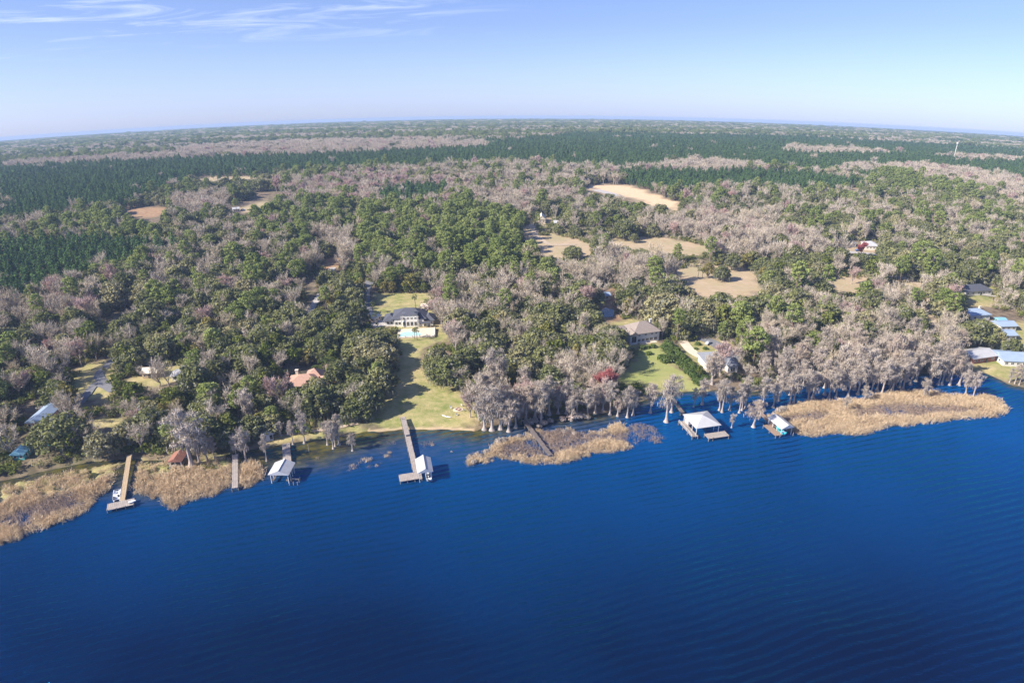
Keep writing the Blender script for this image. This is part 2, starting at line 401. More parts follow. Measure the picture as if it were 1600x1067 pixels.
CLEAR_DARKTRACK = [(392, 302), (440, 300), (440, 312), (400, 322), (352, 330), (350, 324), (388, 314)]
CLEAR_CABIN = [(225, 572), (300, 574), (300, 600), (225, 598)]
CLEAR_WHITEROOF = [(600, 349), (622, 349), (622, 360), (600, 360)]
CLEARINGS = [LAWN_MAIN, CLEAR_HEDGE, LAWN_UPPER, LAWN_RIGHT, LAWN_LEFT, LAWN_CABIN, LAWN_SMALL, LAWN_FAR_RIGHT, LAWN_RIGHT_SHORE, LAWN_RIGHT_UP, FIELD_SAND, FIELD_MID, FIELD_LONG,
             FIELD_PALM, FIELD_THIN, FIELD_BROWN, FIELD_NORTH, FIELD_TRACK, FIELD_FAR, CLEAR_ROAD, CLEAR_DRIVE_R, CLEAR_HOUSE, CLEAR_BROWN, CLEAR_TERRA, CLEAR_GREY,
             CLEAR_LEFT, CLEAR_RIGHT, CLEAR_MIDHOUSE, CLEAR_HAMLET, CLEAR_WHITE, CLEAR_LANE, CLEAR_DRIVE, CLEAR_POND, CLEAR_DARK, CLEAR_BEND, CLEAR_DARKTRACK, CLEAR_CABIN, SHORE_GRASS]
REED_LEFT = [(-40, 800), (0, 790), (40, 772), (60, 768), (80, 772), (120, 764), (150, 750), (172, 736), (184, 742), (172, 760), (160, 776), (140, 800), (112, 812), (90, 819), (60, 829), (30, 842), (0, 852), (-40, 866)]
REED_SECOND = [(214, 742), (250, 744), (290, 733), (330, 734), (362, 728), (398, 722), (412, 738), (412, 750), (390, 762), (360, 764), (330, 778), (300, 786), (268, 796), (250, 788), (235, 776), (216, 772), (206, 768)]
REED_MID = [(728, 722), (745, 715), (768, 704), (772, 694), (800, 684), (830, 676), (870, 670), (900, 674), (935, 676), (960, 662), (972, 662), (980, 676), (990, 700), (962, 706), (930, 710), (905, 718), (870, 727), (845, 728), (805, 722), (780, 718), (760, 727), (735, 728)]
REED_RIGHT = [(1196, 655), (1212, 644), (1240, 634), (1290, 626), (1340, 626), (1380, 618), (1400, 612), (1440, 612), (1470, 616), (1510, 620), (1540, 620), (1562, 624), (1577, 638), (1570, 648), (1540, 653), (1500, 656), (1450, 662), (1400, 666), (1360, 676), (1340, 681), (1300, 680), (1270, 683), (1245, 681), (1225, 672)]
REED_WATER = [(985, 662), (1005, 660), (1030, 672), (1040, 690), (1010, 698), (992, 700), (984, 684)]
REED_SMALL = [[(540, 728), (560, 716), (575, 720), (560, 738), (545, 738)], [(572, 730), (590, 724), (602, 730), (590, 738), (574, 738)], [(588, 708), (608, 704), (614, 712), (598, 714)],
              [(595, 724), (606, 722), (608, 732), (598, 734)], [(654, 692), (678, 690), (680, 698), (660, 697)], [(686, 700), (704, 700), (702, 706), (690, 705)], [(728, 712), (760, 702), (764, 712), (748, 724), (728, 726)],
              [(488, 718), (520, 716), (525, 722), (500, 724)], [(606, 690), (620, 688), (624, 698), (608, 700)]]
MARSH = [[(0, 800), (0, 760), (70, 745), (150, 728), (196, 722), (192, 736), (150, 750), (100, 768), (40, 782)],
         [(60, 755), (110, 742), (130, 750), (90, 764)], [(212, 722), (290, 722), (362, 712), (362, 730), (290, 736), (215, 744)]]

def grown(poly, fx, fy):
    cx_, cy_ = sum(p[0] for p in poly) / len(poly), sum(p[1] for p in poly) / len(poly)
    poly[:] = [(cx_ + (x - cx_) * fx, cy_ + (y - cy_) * fy) for x, y in poly]
for p_ in (FIELD_MID, FIELD_LONG, FIELD_PALM, FIELD_THIN, ): grown(p_, 1.12, 1.3)
grown(LAWN_RIGHT, 1.08, 1.06)

# ------------------------------------------------------------------ ground and water
shore_w = wpoly(SHORE)
LAND = shore_w + [(25000.0, 9000.0), (25000.0, 26000.0), (-25000.0, 26000.0), (-25000.0, 4000.0)]
def shore_sd(x, y):
    """metres inland (+) or out into the lake (-)"""
    d = segdist(x, y, shore_w) + 0.0
    return np.where(inpoly(x, y, LAND), d, -d)
def polar_grid(rs, az):
    A, RR = np.meshgrid(az, rs)
    x, y = (np.sin(A) * RR).ravel(), (np.cos(A) * RR).ravel()
    na, nr = len(az), len(rs)
    i = np.arange(nr - 1)[:, None] * na + np.arange(na - 1)[None, :]
    i = i.ravel()
    return x, y, np.stack([i, i + 1, i + na + 1, i + na], 1)
rs = [120.0]
while rs[-1] < 13200:
    r_ = rs[-1]
    rs.append(r_ + (3.0 if r_ < 190 else 1.0 if r_ < 420 else 2.0 if r_ < 640 else r_ * 0.012))
az = np.radians(np.arange(-50, 50.01, 0.2))
gx, gy, gf = polar_grid(np.array(rs), az)
ux, uy = PROJ(gx, gy, G(gx, gy))
sdn = shore_sd(gx, gy) + 0.9 * wob(gx, gy, 5.0)
gz = G(gx, gy) + np.clip(sdn * 0.12, -1.6, 0.9) + np.where(sdn > 3, 0.12 * wob(gx, gy, 9.0, 1.0), 0)
# marsh just off the left shore stands a hand above the water in tussocks
marsh = np.zeros(len(gx), bool)
for p_ in MARSH:
    marsh |= inpoly(gx, gy, wpoly(p_))
tus = wob(gx, gy, 3.2, 2.0)
gz = np.where(marsh, G(gx, gy) + np.clip(0.08 + 0.5 * tus, -0.5, 0.5), gz)
keep = gz[gf].max(1) > G(gx, gy)[gf].max(1) - 1.55
gf = gf[keep]
me = mesh_np('ground', np.stack([gx, gy, gz], 1), gf, [], smooth=True)
def vattr(me, name, v):
    a = me.attributes.new(name, 'FLOAT', 'POINT'); a.data.foreach_set('value', np.asarray(v, np.float32))
def softmask(x, y, polys, soft, noise_s=4.0, amp=None):
    res = np.zeros(len(x))
    for p_ in polys:
        w_ = wpoly(p_)
        xs = [a for a, b in w_]; ys = [b for a, b in w_]; mg = soft * 3
        near = (x > min(xs) - mg) & (x < max(xs) + mg) & (y > min(ys) - mg) & (y < max(ys) + mg)
        if not near.any(): continue
        xx, yy = x[near], y[near]
        d = segdist(xx, yy, w_, True); d = np.where(inpoly(xx, yy, w_), d, -d) + (amp if amp is not None else soft * 0.7) * wob(xx, yy, noise_s)
        res[near] = np.maximum(res[near], np.clip(d / soft + 0.5, 0, 1))
    return res
OPEN_WOODS = [(800, 335), (900, 345), (1000, 365), (1110, 385), (1090, 425), (1050, 440), (870, 440), (830, 395)]
GRASSY = [LAWN_MAIN, LAWN_UPPER, LAWN_RIGHT, LAWN_LEFT, LAWN_CABIN, LAWN_SMALL, LAWN_FAR_RIGHT, LAWN_RIGHT_SHORE, LAWN_RIGHT_UP, SHORE_GRASS, CLEAR_BROWN, CLEAR_GREY, CLEAR_HOUSE, CLEAR_CABIN, MARSH[0], MARSH[2], CLEAR_WHITE]
FIELDY = [FIELD_MID, FIELD_LONG, FIELD_PALM, FIELD_THIN, FIELD_NORTH, FIELD_TRACK, FIELD_FAR, CLEAR_ROAD, CLEAR_DRIVE_R, CLEAR_HAMLET, CLEAR_MIDHOUSE, OPEN_WOODS, [(1300, 430), (1440, 425), (1480, 520), (1440, 520), (1400, 470), (1300, 460)]]
vattr(me, 'grass', softmask(gx, gy, GRASSY, 5.0))
vattr(me, 'lush', softmask(gx, gy, [LAWN_RIGHT], 6.0))
vattr(me, 'field', softmask(gx, gy, FIELDY, 8.0, 9.0))
vattr(me, 'sand', np.maximum(softmask(gx, gy, [FIELD_SAND], 14.0, 16.0), np.where((sdn > -1) & (sdn < 1.6) & (ux > 575) & (ux < 742), 0.5, 0)))
vattr(me, 'brown', softmask(gx, gy, [FIELD_BROWN, CLEAR_BEND, CLEAR_POND], 6.0, 9.0))
m, nt, out = mat('ground'); q = NT(nt); pos = q.pos()
n1, n2, n3 = q.noise(pos, 0.25, 5), q.noise(pos, 0.045, 4), q.noise(pos, 1.3, 3)
litter = q.mix(q.rng(n1, 0.35, 0.65), (0.12, 0.09, 0.062), (0.25, 0.195, 0.135))
litter = q.mix(q.rng(n2, 0.5, 0.7, 0, 0.6), litter, (0.10, 0.12, 0.045))
grass = q.mix(q.rng(n2, 0.35, 0.62), (0.38, 0.32, 0.15), (0.20, 0.235, 0.065))
grass = q.mix(q.rng(n1, 0.35, 0.7, 0, 0.7), grass, (0.52, 0.41, 0.22))
grass = q.mix(q.rng(n3, 0.5, 0.75, 0, 0.35), grass, (0.10, 0.15, 0.03))
grass = q.mix(q.math('MULTIPLY', q.attr('lush').outputs['Fac'], 0.6), grass, q.mix(q.rng(n2, 0.4, 0.6), (0.22, 0.30, 0.07), (0.36, 0.34, 0.13)))
field = q.mix(q.rng(n2, 0.35, 0.65), (0.50, 0.385, 0.26), (0.38, 0.33, 0.19))
field = q.mix(q.rng(n1, 0.3, 0.7, 0, 0.5), field, (0.36, 0.26, 0.15))
sand = q.mix(q.rng(n1, 0.4, 0.65), (0.72, 0.52, 0.34), (0.60, 0.47, 0.28))
brown = q.mix(q.rng(n1, 0.35, 0.65), (0.30, 0.17, 0.11), (0.38, 0.27, 0.15))
col = q.mix(q.attr('grass').outputs['Fac'], litter, grass)
col = q.mix(q.attr('field').outputs['Fac'], col, field)
col = q.mix(q.attr('sand').outputs['Fac'], col, sand)
col = q.mix(q.attr('brown').outputs['Fac'], col, brown)
# far country: broad patches of wood, swamp and cleared land
mp = q.n('ShaderNodeMapping'); q.l(pos, mp.inputs[0]); mp.inputs['Scale'].default_value = (0.35, 1.0, 0.0)
f1, f2 = q.noise(mp.outputs[0], 0.0022, 5, 0.6), q.noise(mp.outputs[0], 0.0011, 4, 0.6)
farc = q.mix(q.rng(f1, 0.42, 0.52), (0.045, 0.085, 0.035), (0.085, 0.10, 0.05))
farc = q.mix(q.rng(f2, 0.54, 0.60, 0, 0.8), farc, (0.26, 0.20, 0.17))
ln = q.n('ShaderNodeVectorMath', operation='LENGTH'); q.l(pos, ln.inputs[0])
col = q.mix(q.rng(ln.outputs['Value'], 2600, 5200), col, farc)
b = q.n('ShaderNodeBsdfPrincipled'); q.l(col, b.inputs['Base Color']); b.inputs['Roughness'].default_value = 0.95; b.inputs['Specular IOR Level'].default_value = 0.1
bp = q.n('ShaderNodeBump'); bp.inputs['Strength'].default_value = 0.5; bp.inputs['Distance'].default_value = 0.4; q.l(n3, bp.inputs['Height']); q.l(bp.outputs[0], b.inputs['Normal'])
q.l(b.outputs[0], out.inputs['Surface'])
me.materials.append(m)
tag(link('ground', me), kind='structure')

# lake: full disc under and round the viewpoint
rs = [2.0]
while rs[-1] < 1500: rs.append(rs[-1] + (12.0 if rs[-1] < 150 else 1.5 if rs[-1] < 400 else 12.0))
azf = np.radians(np.concatenate([np.arange(-180, -48, 4.0), np.arange(-48, 48, 0.3), np.arange(48, 180.1, 4.0)]))
wx, wy, wf = polar_grid(np.array(rs), azf)
sdw = shore_sd(wx, wy)
wu, wv = PROJ(wx, wy, G(wx, wy))
keepv = sdw < 14
wf = wf[keepv[wf].any(1)]
me = mesh_np('lake_water', np.stack([wx, wy, G(wx, wy)], 1), wf, [], smooth=True)
shal = np.clip(1 + (sdw + 2.5 * wob(wx, wy, 9.0) + 10 * np.clip((640 - wu) / 120, 0, 1)) / (22.0 - 15.0 * np.clip((wu - 930) / 90, 0, 1)), 0, 1)
shal = np.maximum(shal, 0.55 * np.clip(1 + sdw / 45, 0, 1) * np.clip((wu - 400) / 120, 0, 1) * np.clip((1010 - wu) / 80, 0, 1))
vattr(me, 'shallow', shal * (wv < 1000))
vattr(me, 'depth', np.clip((-sdw - 12) / 105 - wx * 0.0022, 0, 1))  # depth tint that also paints in the lake's light fall-off, darker out and left
m, nt, out = mat('lake_water'); q = NT(nt); pos = q.pos()
deep = q.mix(q.attr('depth').outputs['Fac'], (0.0, 0.058, 0.205), (0.0, 0.0035, 0.017))  # body colour carries painted shading over open and left water besides depth
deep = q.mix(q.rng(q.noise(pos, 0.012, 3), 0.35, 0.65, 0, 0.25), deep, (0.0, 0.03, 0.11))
shallow = q.mix(q.rng(q.noise(pos, 0.22, 4), 0.4, 0.6), (0.10, 0.085, 0.008), (0.045, 0.04, 0.015))
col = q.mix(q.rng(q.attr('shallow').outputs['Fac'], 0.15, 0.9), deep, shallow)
a0, a1 = U(850, 1007), U(1300, 888)
ang = math.atan2(float(a1[1] - a0[1]), float(a1[0] - a0[0]))
mp = q.n('ShaderNodeMapping'); q.l(pos, mp.inputs[0]); mp.inputs['Rotation'].default_value = (0, 0, -(ang + math.pi / 2))
wv_ = q.n('ShaderNodeTexWave', wave_type='BANDS', bands_direction='X', wave_profile='SIN'); q.l(mp.outputs[0], wv_.inputs['Vector'])
wv_.inputs['Scale'].default_value = 2 * math.pi / (20 * 3.0); wv_.inputs['Distortion'].default_value = 5.0; wv_.inputs['Detail'].default_value = 2.0; wv_.inputs['Detail Scale'].default_value = 0.35
spx = q.n('ShaderNodeSeparateXYZ'); q.l(pos, spx.inputs[0])
amp = q.math('MULTIPLY', q.rng(q.noise(pos, 0.02, 3), 0.35, 0.62, 0.2, 1.0), q.rng(spx.outputs[0], -110, 60, 0.5, 1.0))
hh = q.math('MULTIPLY', wv_.outputs['Fac'], amp)
mp2 = q.n('ShaderNodeMapping'); q.l(mp.outputs[0], mp2.inputs[0]); mp2.inputs['Scale'].default_value = (1.0, 0.45, 1.0)
hh = q.math('ADD', q.math('MULTIPLY', hh, 0.75), q.math('MULTIPLY', q.noise(mp2.outputs[0], 0.9, 4, 0.65), 0.5))
bp = q.n('ShaderNodeBump'); bp.inputs['Strength'].default_value = 0.8; bp.inputs['Distance'].default_value = 1.25; q.l(hh, bp.inputs['Height'])
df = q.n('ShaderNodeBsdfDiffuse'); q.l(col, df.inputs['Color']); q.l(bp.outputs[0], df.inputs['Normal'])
gl = q.n('ShaderNodeBsdfGlossy'); gl.inputs['Color'].default_value = (0.0, 0.36, 0.95, 1); gl.inputs['Roughness'].default_value = 0.12; q.l(bp.outputs[0], gl.inputs['Normal'])
fr = q.n('ShaderNodeFresnel'); fr.inputs['IOR'].default_value = 1.75; q.l(bp.outputs[0], fr.inputs['Normal'])
ms = q.n('ShaderNodeMixShader'); q.l(fr.outputs[0], ms.inputs[0]); q.l(df.outputs[0], ms.inputs[1]); q.l(gl.outputs[0], ms.inputs[2]); q.l(ms.outputs[0], out.inputs['Surface'])
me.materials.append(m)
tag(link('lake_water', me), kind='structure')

# ------------------------------------------------------------------ tree shapes
def unit(v): return v / (np.linalg.norm(v, axis=1, keepdims=True) + 1e-9)
class Crown:
    def __init__(s, seed): s.r = np.random.default_rng(seed); s.V = []; s.F = []; s.T = []; s.M = []; s.n = 0
    def _add(s, V, k, tint, mi):
        m_ = len(V) // k
        s.V.append(V); s.F.append((s.n + np.arange(m_ * k).reshape(m_, k))); s.T.append(tint); s.M.append(np.full(m_, mi)); s.n += len(V)
    def leaves(s, C, N, size, mi=0, tint=None, asp=0.7):
        m_ = len(C); rnd = s.r.normal(size=(m_, 3)); u = unit(np.cross(N, rnd)); v = np.cross(N, u)
        sz = (size * s.r.uniform(0.6, 1.35, m_))[:, None]
        V = np.stack([C - u * sz, C - v * sz * asp, C + u * sz, C + v * sz * asp], 1).reshape(-1, 3)
        s._add(V, 4, s.r.uniform(0, 1, m_) if tint is None else tint, mi)
    def clump(s, c, rad, n, size, mi=0, flat=0.75, up=0.25):
        d = s.r.normal(size=(n, 3)); d[:, 2] += up; d = unit(d)
        sh = s.r.uniform(0.45, 1.2, n)[:, None]
        C = np.array(c) + d * sh * rad * np.array([1, 1, flat])
        N = unit(d + s.r.normal(size=(n, 3)) * 0.45)
        ct = s.r.uniform(0, 0.5)
        s.leaves(C, N, size, mi, np.clip(ct + s.r.uniform(0, 0.5, n), 0, 1))
    def strips(s, P0, D, L, w, mi=0, taper=0.15):
        m_ = len(P0); u = unit(np.cross(D, s.r.normal(size=(m_, 3)))); w = np.broadcast_to(w, (m_,))[:, None]; L = np.broadcast_to(L, (m_,))[:, None]
        P1 = P0 + D * L
        V = np.stack([P0 - u * w, P0 + u * w, P1 + u * w * taper, P1 - u * w * taper], 1).reshape(-1, 3)
        s._add(V, 4, s.r.uniform(0, 1, m_), mi)
    def moss(s, c, rad, n, L, w=0.16, mi=0):
        P0 = np.array(c) + s.r.normal(size=(n, 3)) * np.array([rad * 0.6, rad * 0.6, rad * 0.3])
        D = unit(np.stack([s.r.normal(size=n) * 0.06, s.r.normal(size=n) * 0.06, -np.ones(n)], 1))
        s.strips(P0, D, s.r.uniform(0.5, 1.2, n) * L, s.r.uniform(0.6, 1.4, n) * w, mi, 0.4)
    def arrays(s): return np.concatenate(s.V), np.concatenate(s.F), np.concatenate(s.T), np.concatenate(s.M)
def limb(mb, r, p, d, L, rad, bends=3, up=0.15, wig=0.25):
    pts = [Vector(p)]; d = Vector(d).normalized(); rr = [rad]
    for i in range(bends):
        d = (d + Vector((r.normal() * wig, r.normal() * wig, r.normal() * wig + up))).normalized()
        pts.append(pts[-1] + d * L / bends); rr.append(rad * (1 - 0.72 * (i + 1) / bends))
    mb.path(pts, rr, 5); return pts
def oak(seed, Rr=8.0, H=13.0, ncl=40, mi_leaf=0, moss=True, size=0.56, upright=0.0):
    ncl = int(ncl * 1.45)
    c = Crown(seed); r = c.r; t = MB(); fork = H * 0.24
    lean = (r.normal() * 0.5, r.normal() * 0.5)
    t.path([(0, 0, -1.5), (0, 0, 0.4), (lean[0] * .5, lean[1] * .5, fork * .6), (lean[0], lean[1], fork)], [0.95, 0.62, 0.5, 0.46], 7)
    nl = 6
    for k in range(nl):
        a = 2 * math.pi * (k + r.uniform(-.25, .25)) / nl
        pts = limb(t, r, (lean[0], lean[1], fork * .92), (math.cos(a), math.sin(a), 0.55 + upright), Rr * 0.85, 0.34, 4, 0.16)
        for p_ in pts[2:]:
            a2 = a + r.uniform(-1, 1); limb(t, r, p_, (math.cos(a2), math.sin(a2), 0.7), Rr * 0.4, 0.13, 2, 0.2)
    for k in range(ncl):
        # golden spiral over a dome, jittered, so the outline stays uneven
        f = (k + 0.5) / ncl; a = k * 2.399 + r.uniform(-.35, .35); el = math.asin(min(1, max(-0.12, 1.0 - 1.12 * f)))
        sc = r.uniform(0.62, 1.05) * (1.0 if k % 3 else 0.8)
        px_ = math.cos(el) * Rr * 0.83 * sc; z = H * 0.42 + math.sin(el) * H * 0.48 * (0.75 + 0.3 * sc) + r.normal() * 0.35
        cc = (px_ * math.cos(a) + lean[0], px_ * math.sin(a) + lean[1], z); rad = r.uniform(0.95, 2.1) * Rr / 8
        c.clump(cc, rad, int(74 * (rad / 1.8) ** 1.7 * (0.62 / size) ** 2 * 0.55), size, mi_leaf)
        if moss:
            c.moss((cc[0], cc[1], cc[2] - 0.7 * rad), rad, 5 if el > 0.5 else 14, 1.7, 0.11, 1)
            if r.uniform() < 0.4: c.strips(np.tile(np.array(cc), (14, 1)), unit(r.normal(size=(14, 3)) + np.array([0, 0, .5])), rad * 1.35, 0.05, 1)
            if r.uniform() < 0.3: c.clump((cc[0], cc[1], cc[2] + 0.15), rad * 1.0, 22, size * 0.8, 1)
    return t, c
def bare(seed, H=15.0, spread=0.55, w=0.062, nt_=8, mi=0, moss=0):
    c = Crown(seed); r = c.r; t = MB(); fork = H * r.uniform(0.2, 0.3)
    t.path([(0, 0, -1.5), (0, 0, 0.3), (r.normal() * .2, r.normal() * .2, fork)], [0.6, 0.36, 0.27], 6)
    tips = []
    def grow(p, d, L, rad, depth):
        pts = limb(t, r, p, d, L, rad, 2, 0.18, 0.16)
        e = pts[-1]; dd = (pts[-1] - pts[-2]).normalized()
        for q_ in pts[1:]: tips.append((q_, dd, L))
        if depth:
            for _ in range(3 if depth > 1 else 3):
                j = Vector((r.normal(), r.normal(), r.normal() * 0.4)) * spread * 0.85
                grow(e if r.uniform() < .7 else pts[1], (dd + j).normalized(), L * r.uniform(0.55, 0.8), rad * 0.5, depth - 1)
    for k in range(4):
        a = 2 * math.pi * (k + r.uniform(-.3, .3)) / 4
        grow((0, 0, fork * r.uniform(.85, 1)), (math.cos(a) * spread, math.sin(a) * spread, 1.0), H * 0.33, 0.24, 2)
    P0 = np.array([tuple(a[0]) for a in tips]); D0 = np.array([tuple(a[1]) for a in tips])
    P0 = np.repeat(P0, nt_, 0); D = unit(np.repeat(D0, nt_, 0) + r.normal(size=(len(P0), 3)) * 0.62 + np.array([0, 0, 0.22]))
    P0 = P0 + r.normal(size=P0.shape) * 0.25
    c.strips(P0, D, r.uniform(0.9, 2.2, len(P0)) * H / 15, r.uniform(0.6, 1.3, len(P0)) * w, mi)
    if moss:
        for a in tips[::3]: c.moss(tuple(a[0]), 0.8, moss, 1.7, 0.13, 1)
    return t, c
def cypress(seed, H=17.0, spread=3.4, bole=0.33, n_l=15, wide_top=False):
    c = Crown(seed); r = c.r; t = MB(); lx, ly = r.normal() * .3, r.normal() * .3
    t.path([(0, 0, -2), (0, 0, 0.1), (0, 0, 0.9), (0, 0, 2.2), (lx, ly, H * .55), (lx * 1.5, ly * 1.5, H * .96)], [1.25, 1.0, 0.62, 0.40, 0.27, 0.08], 9)
    for k in range(n_l):
        f = k / (n_l - 1); z = H * (bole + (0.97 - bole) * f); a = k * 2.399 + r.uniform(-.5, .5)
        env = spread * (0.55 + 0.75 * math.sin(math.pi * min(1, 0.18 + 0.78 * f)) if not wide_top else 0.55 + 0.6 * f)
        L = env * r.uniform(0.6, 1.15)
        if f > .93: L *= .4
        pts = limb(t, r, (lx * f, ly * f, z), (math.cos(a), math.sin(a), 0.32), L, 0.11, 3, 0.02, 0.14)
        for j, p_ in enumerate(pts[1:]):
            rad = r.uniform(0.7, 1.15) * (spread / 3.4) ** .5
            c.clump(tuple(p_), rad, 22, 0.20, 0, 0.55)
            c.moss((p_.x, p_.y, p_.z - .2), rad, 12, 1.6 * (1.15 - .5 * f), 0.09, 0)
            D = unit(r.normal(size=(16, 3)) + np.array([0, 0, .4])); c.strips(np.tile(np.array(tuple(p_)), (16, 1)), D, 1.5, 0.045, 1)
    return t, c
def pine(seed, H=21.0, crown0=0.5, Rr=3.4, ncl=26, size=0.42, rad0=1.25, mi=0, cone=False):
    c = Crown(seed); r = c.r; t = MB(); lx, ly = r.normal() * .35, r.normal() * .35
    t.path([(0, 0, -1.5), (0, 0, .3), (lx * .5, ly * .5, H * .5), (lx, ly, H * .97)], [0.42, 0.3, 0.22, 0.07], 6)
    for k in range(ncl):
        f = (k + r.uniform(0, .9)) / ncl; z = H * (crown0 + (1 - crown0) * f); a = k * 2.399 + r.uniform(-.5, .5)
        env = (1 - f) ** 0.75 if cone else math.sin(math.pi * (0.22 + 0.70 * f))
        L = Rr * env * r.uniform(0.45, 1.05)
        p_ = (lx + L * math.cos(a), ly + L * math.sin(a), z + L * 0.12)
        if k % 2 == 0: t.tube((lx * f, ly * f, z - .4), p_, 0.07, 0.03, 4, False)
        rad = rad0 * r.uniform(.75, 1.2) * (0.6 if cone and f > .8 else 1)
        c.clump(p_, rad, int(42 * (rad / 1.2) ** 2 * (0.42 / size) ** 2), size, mi, 0.7, 0.35)
    return t, c
def palm(seed, H=7.5):
    c = Crown(seed); r = c.r; t = MB(); l = (r.normal() * .3, r.normal() * .3)
    t.path([(0, 0, -1), (0, 0, .2), (l[0] * .4, l[1] * .4, H * .5), (l[0], l[1], H)], [0.3, 0.24, 0.19, 0.2], 7)
    for k in range(34):
        a = k * 2.399; el = r.uniform(-0.7, 1.2); d = np.array([math.cos(a) * math.cos(el), math.sin(a) * math.cos(el), math.sin(el)])
        p0 = np.array([l[0], l[1], H]); mid = p0 + d * r.uniform(1.0, 1.35)
        n_ = 11; D = unit(d + r.normal(size=(n_, 3)) * 0.38); D[:, 2] -= 0.25; D = unit(D)
        c.strips(np.tile(p0, (1, 1)), d[None], 1.25, 0.03, 0, 1.0)
        c.strips(np.tile(mid, (n_, 1)), D, r.uniform(.7, 1.25, n_), 0.08, 0)
    return t, c
def shrub(seed, Rr=1.6, H=2.2, size=0.3, n=10):
    c = Crown(seed); r = c.r; t = MB()
    for k in range(3): limb(t, r, (0, 0, -.3), (r.normal() * .5, r.normal() * .5, 1), H * .8, 0.07, 2)
    for k in range(n):
        a = k * 2.399; rr = Rr * .6 * math.sqrt((k + .5) / n)
        c.clump((rr * math.cos(a), rr * math.sin(a), H * (.62 - .25 * (k / n)) + r.normal() * .1), Rr * .5, 42, size, 0)
    return t, c
KINDS = {}   # name -> list of (trunk mesh, crown mesh, joined mesh)
def make_kind(name, tree_list, trunk_mat, crown_mats):
    out_ = []
    for t, c in tree_list:
        V, F, T, MI = c.arrays()
        cm = mesh_np('crown', V, F, [M[k] for k in crown_mats], MI, T)
        tm = bpy.data.meshes.new('trunk'); tm.from_pydata(t.v, [], t.f); tm.materials.append(M[trunk_mat]); tm.update()
        tv = np.array(t.v); t4 = np.array([f for f in t.f if len(f) == 4])
        jm = mesh_np(name, np.concatenate([tv, V]), [t4, F + len(tv)], [M[trunk_mat]] + [M[k] for k in crown_mats],
                     np.concatenate([np.zeros(len(t4)), MI + 1]), np.concatenate([np.full(len(t4), .5), T]))
        out_.append((tm, cm, jm))
    KINDS[name] = out_
make_kind('live_oak_tree', [oak(11), oak(12, 9.0, 13.5, 46), oak(13, 7.0, 12.0, 34), oak(14, 8.2, 14.5, 40), oak(15, 6.2, 11.5, 28), oak(16, 9.5, 12.5, 48), oak(17, 7.4, 13.5, 36), oak(18, 6.6, 10.5, 30)], 'bark', ['oak_leaf', 'oak_moss'])
make_kind('evergreen_tree', [oak(21, 4.8, 12.0, 26, 0, False, 0.55, .6), oak(22, 5.4, 13.0, 30, 0, False, 0.55, .6), oak(23, 4.0, 10.0, 22, 0, False, 0.55, .6)], 'bark', ['olive_leaf'])
make_kind('bare_tree', [bare(31), bare(32, 16.5, .5), bare(33, 13.5, .7), bare(34, 15, .6, moss=3), bare(35, 17, .4), bare(36, 15.5, .62), bare(37, 12.5, .75), bare(38, 16, .5, moss=4)], 'pale_bark', ['twig', 'moss'])
make_kind('budding_maple_tree', [bare(41, 13.5, .5, .095, 12), bare(42, 15, .45, .095, 12), bare(43, 12.5, .6, .095, 12)], 'pale_bark', ['red_twig'])
make_kind('bald_cypress_tree', [cypress(51, 17, 2.9, .42), cypress(52, 15.5, 2.6, .45, 13), cypress(53, 18.5, 3.2, .42, 17), cypress(54, 14, 3.0, .42, 12, True), cypress(55, 17, 3.7, .36, 17), cypress(56, 19, 2.7, .45, 15), cypress(57, 13, 2.6, .4, 11)], 'pale_bark', ['moss', 'twig'])
make_kind('pine_tree', [pine(61, Rr=4.3, ncl=32), pine(62, 22, .55, 4.6, 32, rad0=1.4), pine(63, 19, .42, 4.0, 34), pine(64, 20, .48, 4.8, 38, rad0=1.4), pine(65, 23, .6, 3.9, 26), pine(66, 17, .35, 3.8, 34)], 'pine_bark', ['pine_leaf'])
make_kind('young_pine_tree', [pine(74, 16, .35, 2.7, 19, .5, 1.2, 0, True), pine(75, 12, .2, 2.0, 15, .5, 1.1, 0, True), pine(71, 14, .25, 2.3, 17, .5, 1.15, 0, True), pine(72, 15, .3, 2.5, 18, .5, 1.15, 0, True), pine(73, 13, .22, 2.2, 16, .5, 1.15, 0, True)], 'pine_bark', ['young_pine_leaf'])
make_kind('cabbage_palm_tree', [palm(81), palm(82, 9), palm(83, 6)], 'bark', ['palm_leaf'])
make_kind('hedge_bush', [shrub(91, 2.1, 3.4, .3, 14), shrub(92, 2.3, 3.0, .3, 14)], 'bark', ['hedge_leaf'])
make_kind('grey_bush', [shrub(95, 1.8, 2.4, .28, 10), shrub(96, 1.4, 1.8, .28, 9)], 'bark', ['moss'])
make_kind('crimson_maple_tree', [bare(97, 14, .38, .13, 22)], 'pale_bark', ['crimson'])
HEIGHT = {'live_oak_tree': 13.5, 'evergreen_tree': 12, 'bare_tree': 17, 'budding_maple_tree': 14.5, 'bald_cypress_tree': 17, 'pine_tree': 21.5, 'young_pine_tree': 14, 'cabbage_palm_tree': 8.5, 'hedge_bush': 3.6, 'grey_bush': 2.4, 'crimson_maple_tree': 14.5}
WIDTH = {'live_oak_tree': 15, 'evergreen_tree': 10, 'bare_tree': 11, 'budding_maple_tree': 10, 'bald_cypress_tree': 7.5, 'pine_tree': 7.5, 'young_pine_tree': 5.5}

# ------------------------------------------------------------------ where the trees stand
K = ['live_oak_tree', 'evergreen_tree', 'bare_tree', 'budding_maple_tree', 'bald_cypress_tree', 'pine_tree', 'young_pine_tree']
